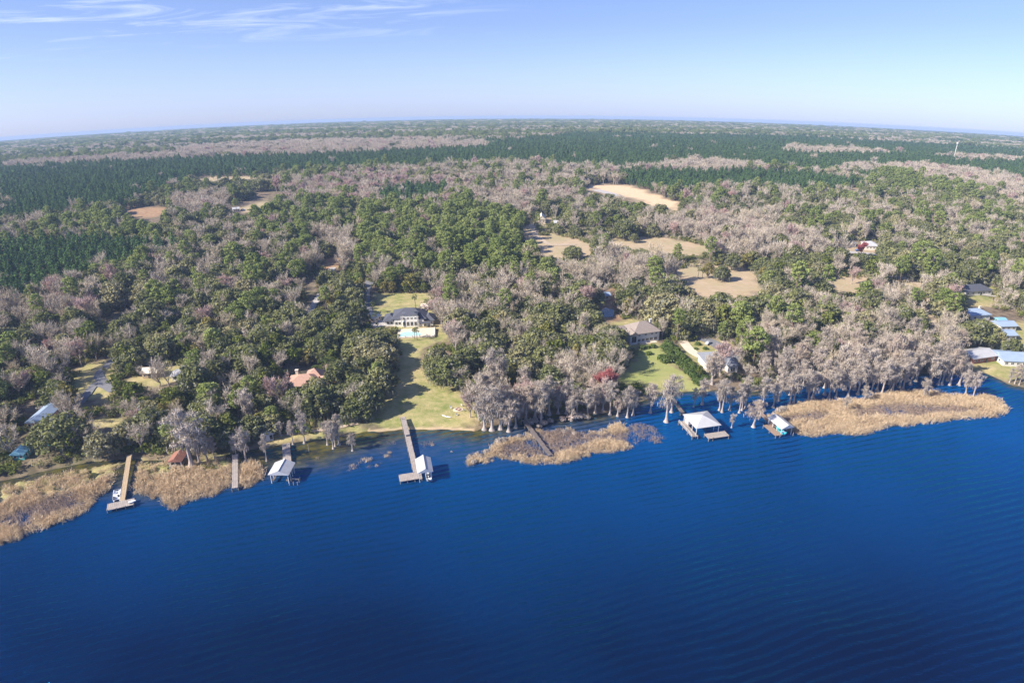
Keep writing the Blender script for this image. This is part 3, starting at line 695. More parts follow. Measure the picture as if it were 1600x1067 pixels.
#            oak  ever bare  red  cyp  pine young
Z_MIX =     (.54, .08, .19, .02, .00, .17, .00)
Z_OAK =     (.62, .07, .22, .02, .00, .09, .00)
Z_EVER =    (.52, .28, .16, .01, .00, .03, .00)
Z_PINE =    (.30, .05, .16, .02, .00, .47, .00)
Z_BARE =    (.10, .02, .83, .05, .00, .00, .00)
Z_PINK =    (.14, .03, .46, .30, .00, .07, .00)
Z_PLANT =   (.00, .00, .004, .00, .00, .00, .996)
Z_CYP =     (.05, .03, .26, .06, .60, .00, .00)
Z_BMIX =    (.34, .08, .46, .05, .00, .07, .00)
Z_GREYOAK = (.60, .06, .24, .02, .00, .08, .00)
ZONES = [  # first match loses, later outlines win
 ([(0, 180), (1600, 180), (1600, 1067), (0, 1067)], Z_MIX),
 # far plantations
 ([(0, 262), (300, 243), (560, 236), (900, 232), (1250, 235), (1600, 246), (1600, 300), (1500, 300), (1290, 268), (1200, 262), (1010, 262), (960, 262), (900, 262), (850, 255), (740, 256), (600, 260), (430, 270), (290, 283), (200, 316), (0, 346)], Z_PLANT),
 ([(640, 236), (760, 226), (900, 206), (1250, 212), (1600, 232), (1600, 262), (1250, 250), (900, 250), (600, 262)], Z_PLANT),
 ([(0, 262), (0, 256), (300, 238), (560, 224), (760, 222), (762, 230), (560, 238), (300, 248)], Z_BARE),
 ([(250, 232), (330, 224), (500, 220), (700, 221), (762, 227), (640, 236), (480, 243), (300, 246)], Z_BARE),
 ([(850, 255), (900, 262), (1010, 262), (1100, 270), (1290, 272), (1600, 300), (1600, 320), (1340, 290), (1300, 296), (1100, 296), (985, 292), (900, 292), (600, 284), (600, 262), (740, 256)], Z_BMIX),
 ([(600, 262), (740, 256), (850, 256), (880, 264), (860, 282), (740, 282), (620, 276)], Z_BMIX),
 ([(965, 268), (1100, 266), (1250, 270), (1352, 282), (1350, 298), (1270, 294), (1100, 296), (1050, 296), (985, 286)], Z_PLANT),
 ([(1012, 262), (1060, 252), (1120, 251), (1200, 262), (1150, 268), (1060, 268)], Z_BARE),
 ([(1285, 268), (1340, 258), (1420, 259), (1500, 264), (1600, 284), (1600, 306), (1560, 300), (1480, 290), (1380, 272)], Z_BARE),
 ([(1230, 232), (1300, 234), (1420, 240), (1300, 242), (1220, 238)], Z_BARE),
 ([(1460, 244), (1600, 246), (1600, 254), (1520, 252)], Z_BARE),
 ([(1080, 292), (1270, 296), (1500, 300), (1600, 320), (1600, 480), (1480, 470), (1380, 400), (1250, 372), (1080, 340)], Z_OAK),
 ([(1380, 268), (1480, 288), (1560, 300), (1560, 310), (1400, 300), (1340, 290)], Z_PINE),
 # left
 ([(0, 345), (200, 316), (260, 300), (420, 290), (470, 320), (300, 385), (200, 372), (0, 378)], Z_OAK),
 ([(60, 348), (180, 330), (250, 345), (240, 372), (60, 376)], Z_PINE),
 ([(180, 326), (300, 280), (450, 272), (440, 310), (300, 326)], (.8, .05, .05, 0, 0, .1, 0)),
 ([(0, 378), (120, 372), (215, 372), (290, 385), (220, 402), (152, 415), (120, 440), (60, 452), (0, 462)], Z_PLANT),
 ([(266, 308), (355, 304), (358, 332), (268, 330)], Z_BARE),
 ([(0, 462), (150, 430), (230, 395), (420, 360), (560, 420), (560, 470), (300, 470), (0, 500)], Z_GREYOAK),
 ([(80, 430), (165, 440), (170, 500), (120, 510), (70, 480)], Z_PINK),
 ([(160, 415), (235, 405), (235, 430), (160, 440)], Z_PINE),
 ([(0, 480), (60, 470), (60, 500), (0, 510)], Z_BARE),
 ([(205, 482), (305, 485), (290, 530), (215, 530)], Z_BARE),
 ([(0, 500), (300, 500), (440, 510), (440, 600), (300, 640), (0, 720)], Z_EVER),
 ([(60, 515), (135, 515), (130, 585), (55, 580)], Z_BARE),
 ([(0, 560), (40, 560), (30, 720), (0, 720)], Z_BMIX),
 ([(440, 450), (600, 450), (640, 520), (620, 640), (440, 640)], Z_OAK),
 ([(470, 470), (560, 470), (630, 500), (630, 560), (470, 580)], (.95, .05, 0, 0, 0, 0, 0)),
 # centre
 ([(430, 285), (600, 270), (740, 285), (720, 318), (560, 330), (430, 320)], Z_PINK),
 ([(596, 296), (640, 288), (700, 290), (694, 304), (640, 318), (596, 312)], Z_PLANT),
 ([(380, 325), (480, 315), (700, 320), (830, 330), (862, 420), (700, 430), (560, 410), (420, 370)], Z_PINE),
 ([(700, 330), (780, 318), (840, 370), (862, 400), (858, 430), (760, 425), (690, 400)], (.10, 0, .04, 0, 0, .86, 0)),
 ([(480, 360), (560, 362), (560, 420), (490, 420)], Z_BARE),
 ([(730, 300), (880, 300), (950, 318), (930, 340), (880, 338), (740, 330)], Z_BARE),
 ([(830, 320), (1010, 300), (1080, 320), (1060, 345), (1000, 372), (860, 372)], (.62, .1, .2, 0, 0, .08, 0)),
 ([(1000, 340), (1100, 330), (1200, 345), (1320, 385), (1340, 420), (1200, 425), (1140, 400), (1090, 380), (1000, 378)], Z_BARE),
 ([(670, 430), (730, 430), (720, 530), (700, 530), (672, 470)], Z_PINK),
 ([(700, 430), (880, 420), (1060, 400), (1060, 440), (940, 460), (880, 520), (720, 530)], Z_BMIX),
 ([(870, 400), (1060, 400), (1060, 420), (960, 445), (870, 440)], Z_BARE),
 ([(1060, 398), (1160, 395), (1160, 424), (1080, 424)], (.4, .3, .1, 0, 0, .2, 0)),
 ([(1160, 400), (1310, 400), (1300, 445), (1200, 455), (1180, 440)], (.6, .3, .1, 0, 0, 0, 0)),
 ([(960, 440), (1080, 445), (1200, 460), (1290, 470), (1290, 520), (1050, 540), (960, 500)], Z_OAK),
 ([(740, 490), (950, 480), (960, 560), (880, 600), (740, 600)], (.7, .16, .12, .02, 0, 0, 0)),
 ([(1190, 440), (1440, 440), (1500, 520), (1500, 560), (1190, 560)], Z_BMIX),
 ([(660, 530), (760, 540), (760, 600), (700, 610)], (.8, .1, .1, 0, 0, 0, 0)),
 # shore
 ([(735, 585), (880, 580), (1000, 600), (1000, 690), (735, 690)], Z_CYP),
 ([(840, 560), (960, 560), (1000, 600), (860, 620)], Z_BARE),
 ([(1100, 595), (1200, 545), (1300, 530), (1530, 520), (1560, 660), (1100, 690)], Z_CYP),
]
zone_polys = [z[0] for z in ZONES]
zone_cum = np.cumsum(np.array([z[1] for z in ZONES]), 1)
zone_cum /= zone_cum[:, -1:]
X, Y, S = [], [], []
r_ = 195.0
while r_ < 6200:
    s_ = 6.3 if r_ < 900 else max(6.3, r_ * 0.0052)
    n_ = int(2 * R(47) * r_ / s_)
    a_ = -R(47) + (np.arange(n_) + RNG.uniform(0, 1)) * s_ / r_
    rr_ = r_ + RNG.uniform(-.42, .42, n_) * s_; a_ = a_ + RNG.uniform(-.42, .42, n_) * s_ / r_
    X.append(np.sin(a_) * rr_); Y.append(np.cos(a_) * rr_); S.append(np.full(n_, s_))
    r_ += s_
X, Y, S = map(np.concatenate, (X, Y, S))
Zg = G(X, Y)
bu, bv = PROJ(X, Y, Zg)
ok = (bu > -90) & (bu < 1690)
X, Y, S, Zg, bu, bv = (a[ok] for a in (X, Y, S, Zg, bu, bv))
sd_t = np.where(np.hypot(X, Y) < 600, shore_sd(X, Y), 100.0)
# zone by where the middle of the crown appears, so the woods change where the photo shows it
mu, mv = PROJ(X, Y, Zg + 9)
zi = np.zeros(len(X), int)
for i_, p_ in enumerate(zone_polys):
    zi[inpoly(mu, mv, p_)] = i_
roll_ = RNG.uniform(0, 1, len(X))
kind = (roll_[:, None] > zone_cum[zi]).sum(1)
# stands of one kind: let slow noise swing the choice between green and bare
sw = wob(X, Y, 22.0, 0.7)
kind = np.where((sw > 0.45) & (kind == 0) & (RNG.uniform(0, 1, len(X)) < .5) & (zi == 0), 2, kind)
# far country in long stands: plantation, swamp and oak hammock
far = (zi == 0) & (np.hypot(X, Y) > 1150)
nzf = wob(X * 0.3, Y, 170.0, 3.0) + 0.6 * wob(X * 0.45, Y, 75.0, 1.0) + 0.3 * RNG.normal(0, 1, len(X))
kind = np.where(far, np.where(nzf > 0.42, 2, np.where(nzf > -0.25, 6, np.where(RNG.uniform(0, 1, len(X)) < .6, 0, 5))), kind)
# each kind at its own spacing
H_ = np.array([HEIGHT[k] for k in K])[kind]
dens = np.array([0.50, 0.80, 0.72, 0.75, 0.75, 0.80, 1.0])[kind]
dens = np.where(S > 6.4, np.maximum(dens, .75), dens)
dens = np.where(inpoly(bu, bv, OPEN_WOODS), dens * .6, dens)
ok = RNG.uniform(0, 1, len(X)) < dens
for p_ in CLEARINGS:
    ins = np.zeros(len(X), bool)
    for hf in (0.0, 0.3, 0.6, 0.85):
        a_, b_ = PROJ(X, Y, Zg + H_ * hf); wb_ = 1 if S is None else 1; ins |= inpoly(a_ + 5 * wob(X, Y, 11.0, 2.0), b_ + 2.2 * wob(X, Y, 8.0, 1.0), p_)
    ok &= ~(ins & (RNG.uniform(0, 1, len(X)) > (0.05 if p_ in (FIELD_MID, FIELD_LONG, FIELD_THIN, CLEAR_ROAD, CLEAR_DRIVE_R, FIELD_NORTH, CLEAR_HAMLET, CLEAR_DARK, FIELD_PALM) else 0.0)))
allow_wet = (kind == 4) | ((zi > 0) & (ZONES[-1][1] == Z_CYP) & np.isin(zi, [len(ZONES) - 1, len(ZONES) - 3]))
wet_ok = (sd_t > -6) & (bu > 745) & (bu < 975) | (sd_t > -13) & (bu > 1215) & (bu < 1532)
kind = np.where((sd_t < 1) & wet_ok, 4, kind)
ok &= (sd_t > 2.0) | wet_ok
ok &= ~((sd_t < 9) & (bu < 560) & (RNG.uniform(0, 1, len(X)) < .5))
X, Y, S, Zg, kind, bu, bv, zi, sd_t = (a[ok] for a in (X, Y, S, Zg, kind, bu, bv, zi, sd_t))
n_t = len(X)
sc = np.clip(RNG.normal(0.98, 0.17, n_t), .58, 1.4)
sxy = sc * np.where(S > 6.4, np.minimum(S / 6.6, 3.6), 1.0)
sz = sc * RNG.uniform(.9, 1.12, n_t) * np.where(np.hypot(X, Y) > 2600, .5, np.where(np.hypot(X, Y) > 1800, .7, np.where(kind == 6, .95, np.where(kind == 5, .86, 1))))
sz = np.where((sd_t < 25) & (kind == 0), sz * .92, sz)
rot = RNG.uniform(0, 2 * math.pi, n_t)
TR = [dict(k=K[kind[i]], x=X[i], y=Y[i], s=sxy[i], z=sz[i], r=rot[i], v=i % len(KINDS[K[kind[i]]])) for i in range(n_t)]
# trees set one by one where the photo shows them: kind, photo x, photo y of the foot, height in metres, width factor
HAND = []
def H(k, lst):
    for a in lst: HAND.append((k,) + tuple(a))
H('bald_cypress_tree', [(1016, 645, 14.5, 1), (1041, 659, 20, 1.1), (1049, 644, 17, 1), (1097, 632, 15.5, .9), (1124, 641, 14.5, .9), (1128, 644, 15, .9), (1140, 641, 15, .8), (1155, 645, 15, .8),
  (1159, 641, 14, .8), (1164, 639, 15, .9), (1143, 668, 8, .9), (1177, 667, 13, 1.35), (1190, 641, 15, 1), (1208, 637, 15, .8), (1233, 633, 17, 1.1), (1239, 632, 16, 1), (1288, 617, 17, 1), (1295, 622, 16, .9),
  (1306, 621, 14, .9), (1320, 643, 7, 1.2), (1350, 627, 10, 1.1), (1361, 614, 16, .8), (1370, 610, 17, .9), (1377, 618, 17, 1), (1393, 614, 18, 1.1), (1422, 601, 18, 1), (1431, 596, 18, 1), (1442, 623, 13, 1),
  (1466, 601, 17, .9), (1471, 601, 17, .9), (1484, 602, 18, .9), (1498, 602, 17, 1), (1508, 617, 12.5, 1.1), (1520, 621, 12, 1.1), (1577, 598, 10, .8), (1585, 600, 11, .8), (1592, 602, 10, .8), (1340, 616, 16, 1), (1325, 618, 15, 1), (1262, 628, 16, 1), (1405, 606, 18, 1), (1270, 622, 17, 1.1), (1410, 610, 17, 1), (1452, 604, 18, 1.1),
  (980, 652, 14, 1), (989, 649, 15, 1), (757, 671, 17, 1.3), (769, 672, 19, 1.3), (782, 670, 19, 1.3), (795, 674, 15, 1.3), (806, 668, 15, 1.1), (822, 658, 16, 1.3), (836, 655, 18, 1.3), (845, 652, 18, 1.2), (858, 648, 17, 1.2), (872, 646, 15, 1), (885, 646, 17, 1), (901, 648, 15, 1), (918, 652, 13, 1), (930, 645, 16, 1), (942, 642, 14, 1), (953, 648, 15, 1), (965, 650, 13, 1),
  (370, 716, 11, .8), (385, 722, 17, .9), (417, 720, 11, .8), (512, 695, 13, .8), (521, 701, 13, .8), (530, 695, 13, .9), (524, 697, 12, .8), (551, 704, 8, 1.2), (476, 692, 16, .8), (300, 729, 23, 1.35), (391, 668, 22, 1), (325, 722, 14, 1), (458, 694, 10, .9), (440, 684, 10, .9), (335, 716, 10, 1), (1112, 602, 19, 1.1), (1084, 636, 9, .8), (312, 724, 16, 1)])
H('bare_tree', [(725, 616, 15, .9), (1112, 600, 19, 1), (250, 606, 19, 1), (265, 608, 17, 1), (690, 510, 20, 1), (702, 512, 21, 1.1), (714, 520, 20, 1), (538, 418, 22, 1.2), (552, 420, 20, 1.1), (862, 565, 18, 1.1), (905, 600, 20, 1), (920, 602, 21, 1.1), (890, 605, 19, 1), (940, 612, 19, 1), (135, 520, 16, 1), (105, 570, 17, 1.2)])
H('crimson_maple_tree', [(947, 625, 17, 1), (1344, 402, 13, 1.1), (1368, 560, 9, .6), (90, 512, 6, .8)])
H('budding_maple_tree', [(683, 500, 17, 1.2), (735, 655, 14, .9), (1124, 590, 18, 1), (775, 655, 17, 1.2), (828, 645, 16, 1.2)])
H('live_oak_tree', [(592, 618, 17, 1.15), (576, 650, 14, 1), (560, 625, 15, 1.1), (592, 580, 15, 1.1), (578, 560, 15, 1.2), (555, 560, 15, 1.2), (598, 548, 12, 1), (705, 606, 16, 1.05), (690, 600, 14, 1), (725, 590, 15, 1.1), (118, 700, 15, 1), (98, 702, 16, 1.1), (160, 716, 12, 1.1), (178, 712, 11, 1), (540, 640, 13, 1), (500, 632, 13, 1), (515, 640, 14, 1), (470, 650, 13, 1), (550, 660, 12, .9), (565, 655, 12, .9), (240, 690, 15, 1.1), (205, 692, 14, 1.1), (1040, 505, 19, 1.3), (1085, 515, 17, 1.2), (1060, 510, 17, 1.1), (905, 490, 20, 1.3), (920, 520, 17, 1.2), (955, 545, 14, 1), (1120, 500, 17, 1.2), (1545, 440, 16, 1.3), (1575, 560, 12, .8), (1525, 542, 15, 1.2), (1545, 545, 14, 1), (1480, 505, 15, 1.2), (1092, 620, 6, .4)])
H('cabbage_palm_tree', [(1097, 437, 8, 1), (1090, 436, 7, 1), (566, 487, 9, 1), (584, 492, 8, 1), (650, 484, 8, 1), (668, 484, 8, 1), (652, 534, 8, .9), (510, 592, 9, 1.2), (500, 594, 9, 1.2), (494, 596, 8, 1.1), (516, 590, 9, 1.2), (535, 606, 7, 1.2), (648, 532, 7, .9), (588, 510, 7, 1), (578, 508, 7, 1)])
H('evergreen_tree', [(602, 459, 10, .9), (615, 460, 9, .8), (636, 460, 9, .9), (650, 460, 9, .9), (664, 460, 8, .8), (595, 456, 11, 1), (895, 640, 10, .5), (740, 620, 9, .8), (800, 645, 11, .8), (25, 690, 9, .6), (1092, 592, 7, .6), (400, 690, 9, .8)])
for i, (k, px, py, h, wf_) in enumerate(HAND):
    x_, y_ = (float(v) for v in U(px, py))
    s_ = h / HEIGHT[k]
    # clear a little room among the sown trees
    TR = [t for t in TR if (t['x'] - x_) ** 2 + (t['y'] - y_) ** 2 > (3.2 if k != 'live_oak_tree' else 5.0) ** 2 or 'hand' in t] if i % 1 == 0 else TR
    TR.append(dict(k=k, x=x_, y=y_, s=s_ * wf_, z=s_, r=random.uniform(0, 6.28), v=i % len(KINDS[k]), hand=1))
# clipped hedge down the side of the right lawn, and bushes
for (pa, pb, n_) in (((1040, 540), (1104, 598), 19), ((1036, 545), (1094, 604), 14)):
    for i in range(n_):
        f = (i + .5) / n_; px, py = pa[0] + (pb[0] - pa[0]) * f + random.uniform(-2, 2), pa[1] + (pb[1] - pa[1]) * f
        x_, y_ = (float(v) for v in U(px, py)); TR.append(dict(k='hedge_bush', x=x_, y=y_, s=random.uniform(.95, 1.35), z=random.uniform(.95, 1.5), r=random.uniform(0, 6), v=i % 2, hand=1))
for px, py, s_ in [(1035, 566, 1.5), (1041, 568, 1.5), (1048, 567, 1.4), (1014, 556, .9), (1011, 546, .9), (1020, 545, 1), (1004, 547, 1), (1218, 645, 1.2), (1224, 642, 1.1), (1102, 548, .8), (1090, 541, .9), (1087, 548, .7)]:
    x_, y_ = (float(v) for v in U(px, py)); TR.append(dict(k='hedge_bush' if px < 1200 else 'grey_bush', x=x_, y=y_, s=s_, z=s_, r=random.uniform(0, 6), v=0, hand=1))
for px, py, s_ in [(829, 663, 1.2), (836, 661, 1), (843, 668, .8), (850, 664, 1), (860, 660, .9), (879, 658, 1), (893, 656, 1.4), (900, 655, 1.3), (908, 654, 1.3), (917, 655, 1), (780, 692, 1), (788, 690, .9), (811, 684, .8), (898, 680, .8), (882, 677, .7), (741, 724, .8), (750, 716, .9), (760, 708, .8)]:
    x_, y_ = (float(v) for v in U(px, py)); TR.append(dict(k='grey_bush', x=x_, y=y_, s=s_, z=s_, r=random.uniform(0, 6), v=0, hand=1))

# ------------------------------------------------------------------ planting: the largest of each kind as trees, the rest as one wood of that kind
LOOK = {'live_oak_tree': ['mossy grey-green live oak', 'dark green live oak', 'broad rounded live oak'],
        'evergreen_tree': ['olive-green broadleaf evergreen'], 'bare_tree': ['leafless pale grey tree', 'bare lilac-grey tree'],
        'budding_maple_tree': ['bare tree with reddish buds'], 'bald_cypress_tree': ['mossy grey cypress'],
        'pine_tree': ['tall green pine'], 'young_pine_tree': ['dark green plantation pine'], 'cabbage_palm_tree': ['cabbage palm'],
        'hedge_bush': ['clipped green bush'], 'grey_bush': ['low grey mossy bush'], 'crimson_maple_tree': ['crimson red maple in flower']}
CAT = {'live_oak_tree': 'oak tree', 'evergreen_tree': 'evergreen tree', 'bare_tree': 'bare tree', 'budding_maple_tree': 'budding tree', 'bald_cypress_tree': 'cypress tree',
       'pine_tree': 'pine tree', 'young_pine_tree': 'plantation pine', 'cabbage_palm_tree': 'palm tree', 'hedge_bush': 'bush', 'grey_bush': 'bush', 'crimson_maple_tree': 'maple tree'}
WOOD = {'live_oak_tree': 'oak_woods', 'evergreen_tree': 'evergreen_woods', 'bare_tree': 'bare_woods', 'budding_maple_tree': 'budding_woods', 'bald_cypress_tree': 'cypress_woods', 'pine_tree': 'pine_woods', 'young_pine_tree': 'pine_plantation_woods'}
# landmarks anyone can find in the photo: phrase and place
MARKS = [('the terracotta-roofed house', 485, 610), ('the pool house', 640, 520), ('the brown-roofed house', 995, 535), ('the hedge house', 1125, 580),
         ('the hip-roofed boathouse', 1095, 680), ('the boathouse by the right reeds', 1220, 668), ('the longest dock', 640, 690), ('the dock in the middle reeds', 840, 680),
         ('the left white boathouse', 437, 730), ('the red-roofed boathouse', 276, 722), ('the dock with the pontoon boat', 195, 760), ('the dark left dock', 367, 735),
         ('the pink-fronted house', 58, 665), ('the tan cabin', 245, 590), ('the red-walled white-roofed house', 1532, 565), ('the long blue-grey roof', 1580, 565),
         ('the pale blue-roofed house', 1528, 495), ('the white dark-roofed house', 1528, 458), ('the tan field with two palms', 1120, 455), ('the orange sand clearing', 985, 305),
         ('the hamlet with the red tree', 1340, 395), ('the long tan field', 1030, 385), ('the brown left field', 225, 335), ('the tip of the right reed bed', 1560, 640), ('the blue-roofed shed', 944, 468), ('the white kayak', 697, 653),
         ('the shaded driveway bend', 500, 470), ('the left shaded clearing', 195, 495), ('the central pine block', 780, 400), ('the crimson maple', 947, 615), ('the reddish clearing', 520, 415),
         ('the dark left plantation', 60, 440), ('the lilac bare swamp', 1200, 390), ('the pale bare thicket', 255, 520), ('the house among bare trees', 850, 347), ('the far left field', 370, 280)]
MW = [(n, *(float(v) for v in U(a, b))) for n, a, b in MARKS]
ORD = ['', 'second ', 'third ', 'fourth ', 'fifth ', 'sixth ', 'seventh ', 'eighth ', 'ninth ', 'tenth ', 'eleventh ', 'twelfth ']
for t in TR:
    z = float(G(t['x'], t['y'])); d = math.sqrt(t['x'] ** 2 + t['y'] ** 2 + (z - CAM_H) ** 2)
    hh = HEIGHT[t['k']] * t['z']
    u_, v_ = PROJ(t['x'], t['y'], z + hh * .6); t['u'], t['v_'] = float(u_), float(v_)
    t['inview'] = -12 < u_ < 1612 and v_ < 1060
    t['size'] = hh / d; t['d'] = d; t['zg'] = z
LIMIT = {'live_oak_tree': 290, 'bare_tree': 290, 'pine_tree': 260, 'bald_cypress_tree': 290, 'evergreen_tree': 270, 'budding_maple_tree': 200, 'young_pine_tree': 220}
for k in KINDS:
    lst = sorted([t for t in TR if t['k'] == k and t['inview']], key=lambda t: -t['size'] - (1 if t.get('hand') else 0))
    ones = lst[:LIMIT.get(k, 300)]
    med = sorted(t['z'] for t in ones)[len(ones) // 2] if ones else 1
    bymark = {}
    for t in ones:
        t['one'] = True
        m_ = min(MW, key=lambda q_: (q_[1] - t['x']) ** 2 + (q_[2] - t['y']) ** 2)
        t['md'] = math.hypot(m_[1] - t['x'], m_[2] - t['y'])
        side = t['u'] - PROJ(m_[1], m_[2], G(m_[1], m_[2]))[0]; dep = t['y'] - m_[2]
        rel = ('behind' if dep > 0 else 'in front of') if abs(dep) > abs(t['x'] - m_[1]) * .7 else ('left of' if side < 0 else 'right of')
        if m_[0] in ('the dark left plantation', 'the central pine block', 'the lilac bare swamp', 'the pale bare thicket') and t['md'] < 130: rel = 'in'
        sz_ = 'tall ' if t['z'] > med * 1.13 else 'small ' if t['z'] < med * .87 else ''
        if k in ('pine_tree',) : sz_ = sz_.replace('tall ', 'towering ')
        look = sz_ + LOOK[k][0]
        bymark.setdefault((look, rel, m_[0]), []).append(t)
    for (look, rel, mk), ts in bymark.items():
        ts.sort(key=lambda t: t['md'])
        for i, t in enumerate(ts):
            if len(ts) == 1: t['label'] = f'{look} {rel} {mk}'
            elif i < 12: t['label'] = f'{look} {rel} {mk}, {ORD[i]}nearest' + (' its middle' if rel == 'in' else '')
            else: t['label'] = f'{look} {rel} {mk}, ' + ('among many alike' if rel == 'in' else 'deep in the woods')
            t['gk'] = f'{CAT[k]}s {rel} {mk}'
            t['label'] = t['label'].replace('leafless pale grey tree', 'leafless grey tree')
            if len(t['label'].replace('-', ' ').split()) > 15: t['label'] = t['label'].replace('mossy grey-green live oak', 'mossy live oak').replace('olive-green broadleaf evergreen', 'olive evergreen').replace('bare tree with reddish buds', 'reddish bare tree').replace('deep in the woods', 'in the woods')
    for i, t in enumerate(ones):
        tm, cm, _ = KINDS[k][t['v']]
        root = empty(k, (t['x'], t['y'], t['zg'] + (0.0)), t['r'], label=t['label'], cat=CAT[k], group=t['gk'] or f'{CAT[k]}s standing alone of their look')
        root.scale = (t['s'], t['s'], t['z'])
        link('trunk', tm, root); link('crown', cm, root)

def scatter(name, meshes, pos, scl, rotz, vidx, tilt=None, label=None):
    """one object of kind stuff: the given plants instanced on its points"""
    me = bpy.data.meshes.new(name + '_points'); me.vertices.add(len(pos)); me.vertices.foreach_set('co', np.asarray(pos, np.float32).ravel())
    a = me.attributes.new('scl', 'FLOAT_VECTOR', 'POINT'); a.data.foreach_set('vector', np.asarray(scl, np.float32).ravel())
    a = me.attributes.new('rot', 'FLOAT_VECTOR', 'POINT')
    rv = np.zeros((len(pos), 3), np.float32); rv[:, 2] = rotz
    if tilt is not None: rv[:, 0] = tilt
    a.data.foreach_set('vector', rv.ravel())
    a = me.attributes.new('pick', 'INT', 'POINT'); a.data.foreach_set('value', np.asarray(vidx, np.int32))
    o = link(name, me)
    src = bpy.data.collections.new(name + '_kinds')
    for i, m_ in enumerate(meshes):
        so = bpy.data.objects.new(f'{name}_{i:02d}', m_); src.objects.link(so)
    ng = bpy.data.node_groups.new(name, 'GeometryNodeTree')
    ng.interface.new_socket('Geometry', in_out='INPUT', socket_type='NodeSocketGeometry')
    ng.interface.new_socket('Geometry', in_out='OUTPUT', socket_type='NodeSocketGeometry')
    N = lambda t: ng.nodes.new(t)
    gi, go, iop, ci = N('NodeGroupInput'), N('NodeGroupOutput'), N('GeometryNodeInstanceOnPoints'), N('GeometryNodeCollectionInfo')
    ci.inputs['Collection'].default_value = src; ci.inputs['Separate Children'].default_value = True; ci.inputs['Reset Children'].default_value = True
    iop.inputs['Pick Instance'].default_value = True
    def att(n_, ty):
        a_ = N('GeometryNodeInputNamedAttribute'); a_.data_type = ty; a_.inputs['Name'].default_value = n_; return a_.outputs['Attribute']
    L_ = ng.links.new
    L_(gi.outputs[0], iop.inputs['Points']); L_(ci.outputs[0], iop.inputs['Instance']); L_(att('pick', 'INT'), iop.inputs['Instance Index'])
    e2r = N('FunctionNodeEulerToRotation'); L_(att('rot', 'FLOAT_VECTOR'), e2r.inputs[0]); L_(e2r.outputs[0], iop.inputs['Rotation'])
    L_(att('scl', 'FLOAT_VECTOR'), iop.inputs['Scale']); L_(iop.outputs[0], go.inputs[0])
    md = o.modifiers.new('plants', 'NODES'); md.node_group = ng
    tag(o, label, kind='stuff'); return o
for k in WOOD:
    rest = [t for t in TR if t['k'] == k and not t.get('one')]
    if rest:
        scatter(WOOD[k], [v[2] for v in KINDS[k]], [(t['x'], t['y'], t['zg']) for t in rest], [(t['s'], t['s'], t['z']) for t in rest], [t['r'] for t in rest], [t['v'] for t in rest])
print('TREES', {k: (sum(1 for t in TR if t['k'] == k and t.get('one')), sum(1 for t in TR if t['k'] == k)) for k in KINDS})

# ------------------------------------------------------------------ reed beds and undergrowth
UG = []
for r_ in np.arange(198, 760, 3.1):
    n_ = int(2 * R(44) * r_ / 3.1); a_ = -R(44) + (np.arange(n_) + RNG.uniform(0, 1, n_)) * 3.1 / r_; rr_ = r_ + RNG.uniform(-1.5, 1.5, n_)
    UG.append(np.stack([np.sin(a_) * rr_, np.cos(a_) * rr_], 1))
UG = np.concatenate(UG); x_, y_ = UG[:, 0], UG[:, 1]
u_, v_ = PROJ(x_, y_, G(x_, y_)); u2_, v2_ = PROJ(x_, y_, G(x_, y_) + 3)
k_ = (u_ > -60) & (u_ < 1660) & (shore_sd(x_, y_) > 3) & (wob(x_, y_, 16.0, 5.0) > -0.35)
for p_ in CLEARINGS: k_ &= ~(inpoly(u_, v_, p_) | inpoly(u2_, v2_, p_))
x_, y_ = x_[k_], y_[k_]; s_ = RNG.uniform(.6, 1.5, len(x_))
UNDER = []
for nm_, sd__, mt_ in (('green', 301, 'olive_leaf'), ('dull', 302, 'oak_leaf'), ('grey', 303, 'twig'), ('dull2', 304, 'oak_leaf')):
    c_ = Crown(sd__)
    for q__ in range(7): c_.clump((c_.r.normal() * 1.1, c_.r.normal() * 1.1, .8 + c_.r.uniform(0, .8)), 1.0, 34, .33, 0)
    if nm_ == 'grey':
        P0__ = c_.r.normal(size=(150, 3)) * np.array([1, 1, .2]); c_ = Crown(sd__); c_.strips(P0__, unit(c_.r.normal(size=(150, 3)) * .5 + np.array([0, 0, 1.0])), 2.6, .05, 0)
    V__, F__, T__, I__ = c_.arrays(); UNDER.append(mesh_np('undergrowth', V__, F__, [M[mt_]], I__, T__))
UNDER_ARGS = (UNDER, np.stack([x_, y_, G(x_, y_) + .9], 1), np.stack([s_, s_, s_], 1), RNG.uniform(0, 6.28, len(x_)), RNG.integers(0, 4, len(x_)))

def reed_clump(seed, n=46, H=1.9, spread=0.75, w=0.05, lean=0.28):
    c = Crown(seed); r = c.r
    P0 = np.stack([r.normal(size=n) * spread, r.normal(size=n) * spread, np.full(n, -.2)], 1)
    l_ = r.normal(size=2) * lean
    D = unit(np.stack([r.normal(size=n) * .16 + l_[0], r.normal(size=n) * .16 + l_[1], np.ones(n)], 1))
    c.strips(P0, D, r.uniform(.55, 1.15, n) * H, w, 0, .2)
    P1 = P0 + D * H * .6; D2 = unit(D + np.stack([r.normal(size=n) * .9, r.normal(size=n) * .9, -r.uniform(0, .8, n)], 1))
    c.strips(P1, D2, H * .4, w * 1.1, 0, .1)
    V, F, T, MI = c.arrays(); return V, F, T, MI
def reed_mesh(seed, m_, **k):
    V, F, T, MI = reed_clump(seed, **k); return mesh_np('reed', V, F, [M[m_]], MI, T)
tan_reeds = [reed_mesh(201, 'reed'), reed_mesh(202, 'reed', lean=.5), reed_mesh(203, 'reed', H=2.0), reed_mesh(204, 'reed', lean=.4)]
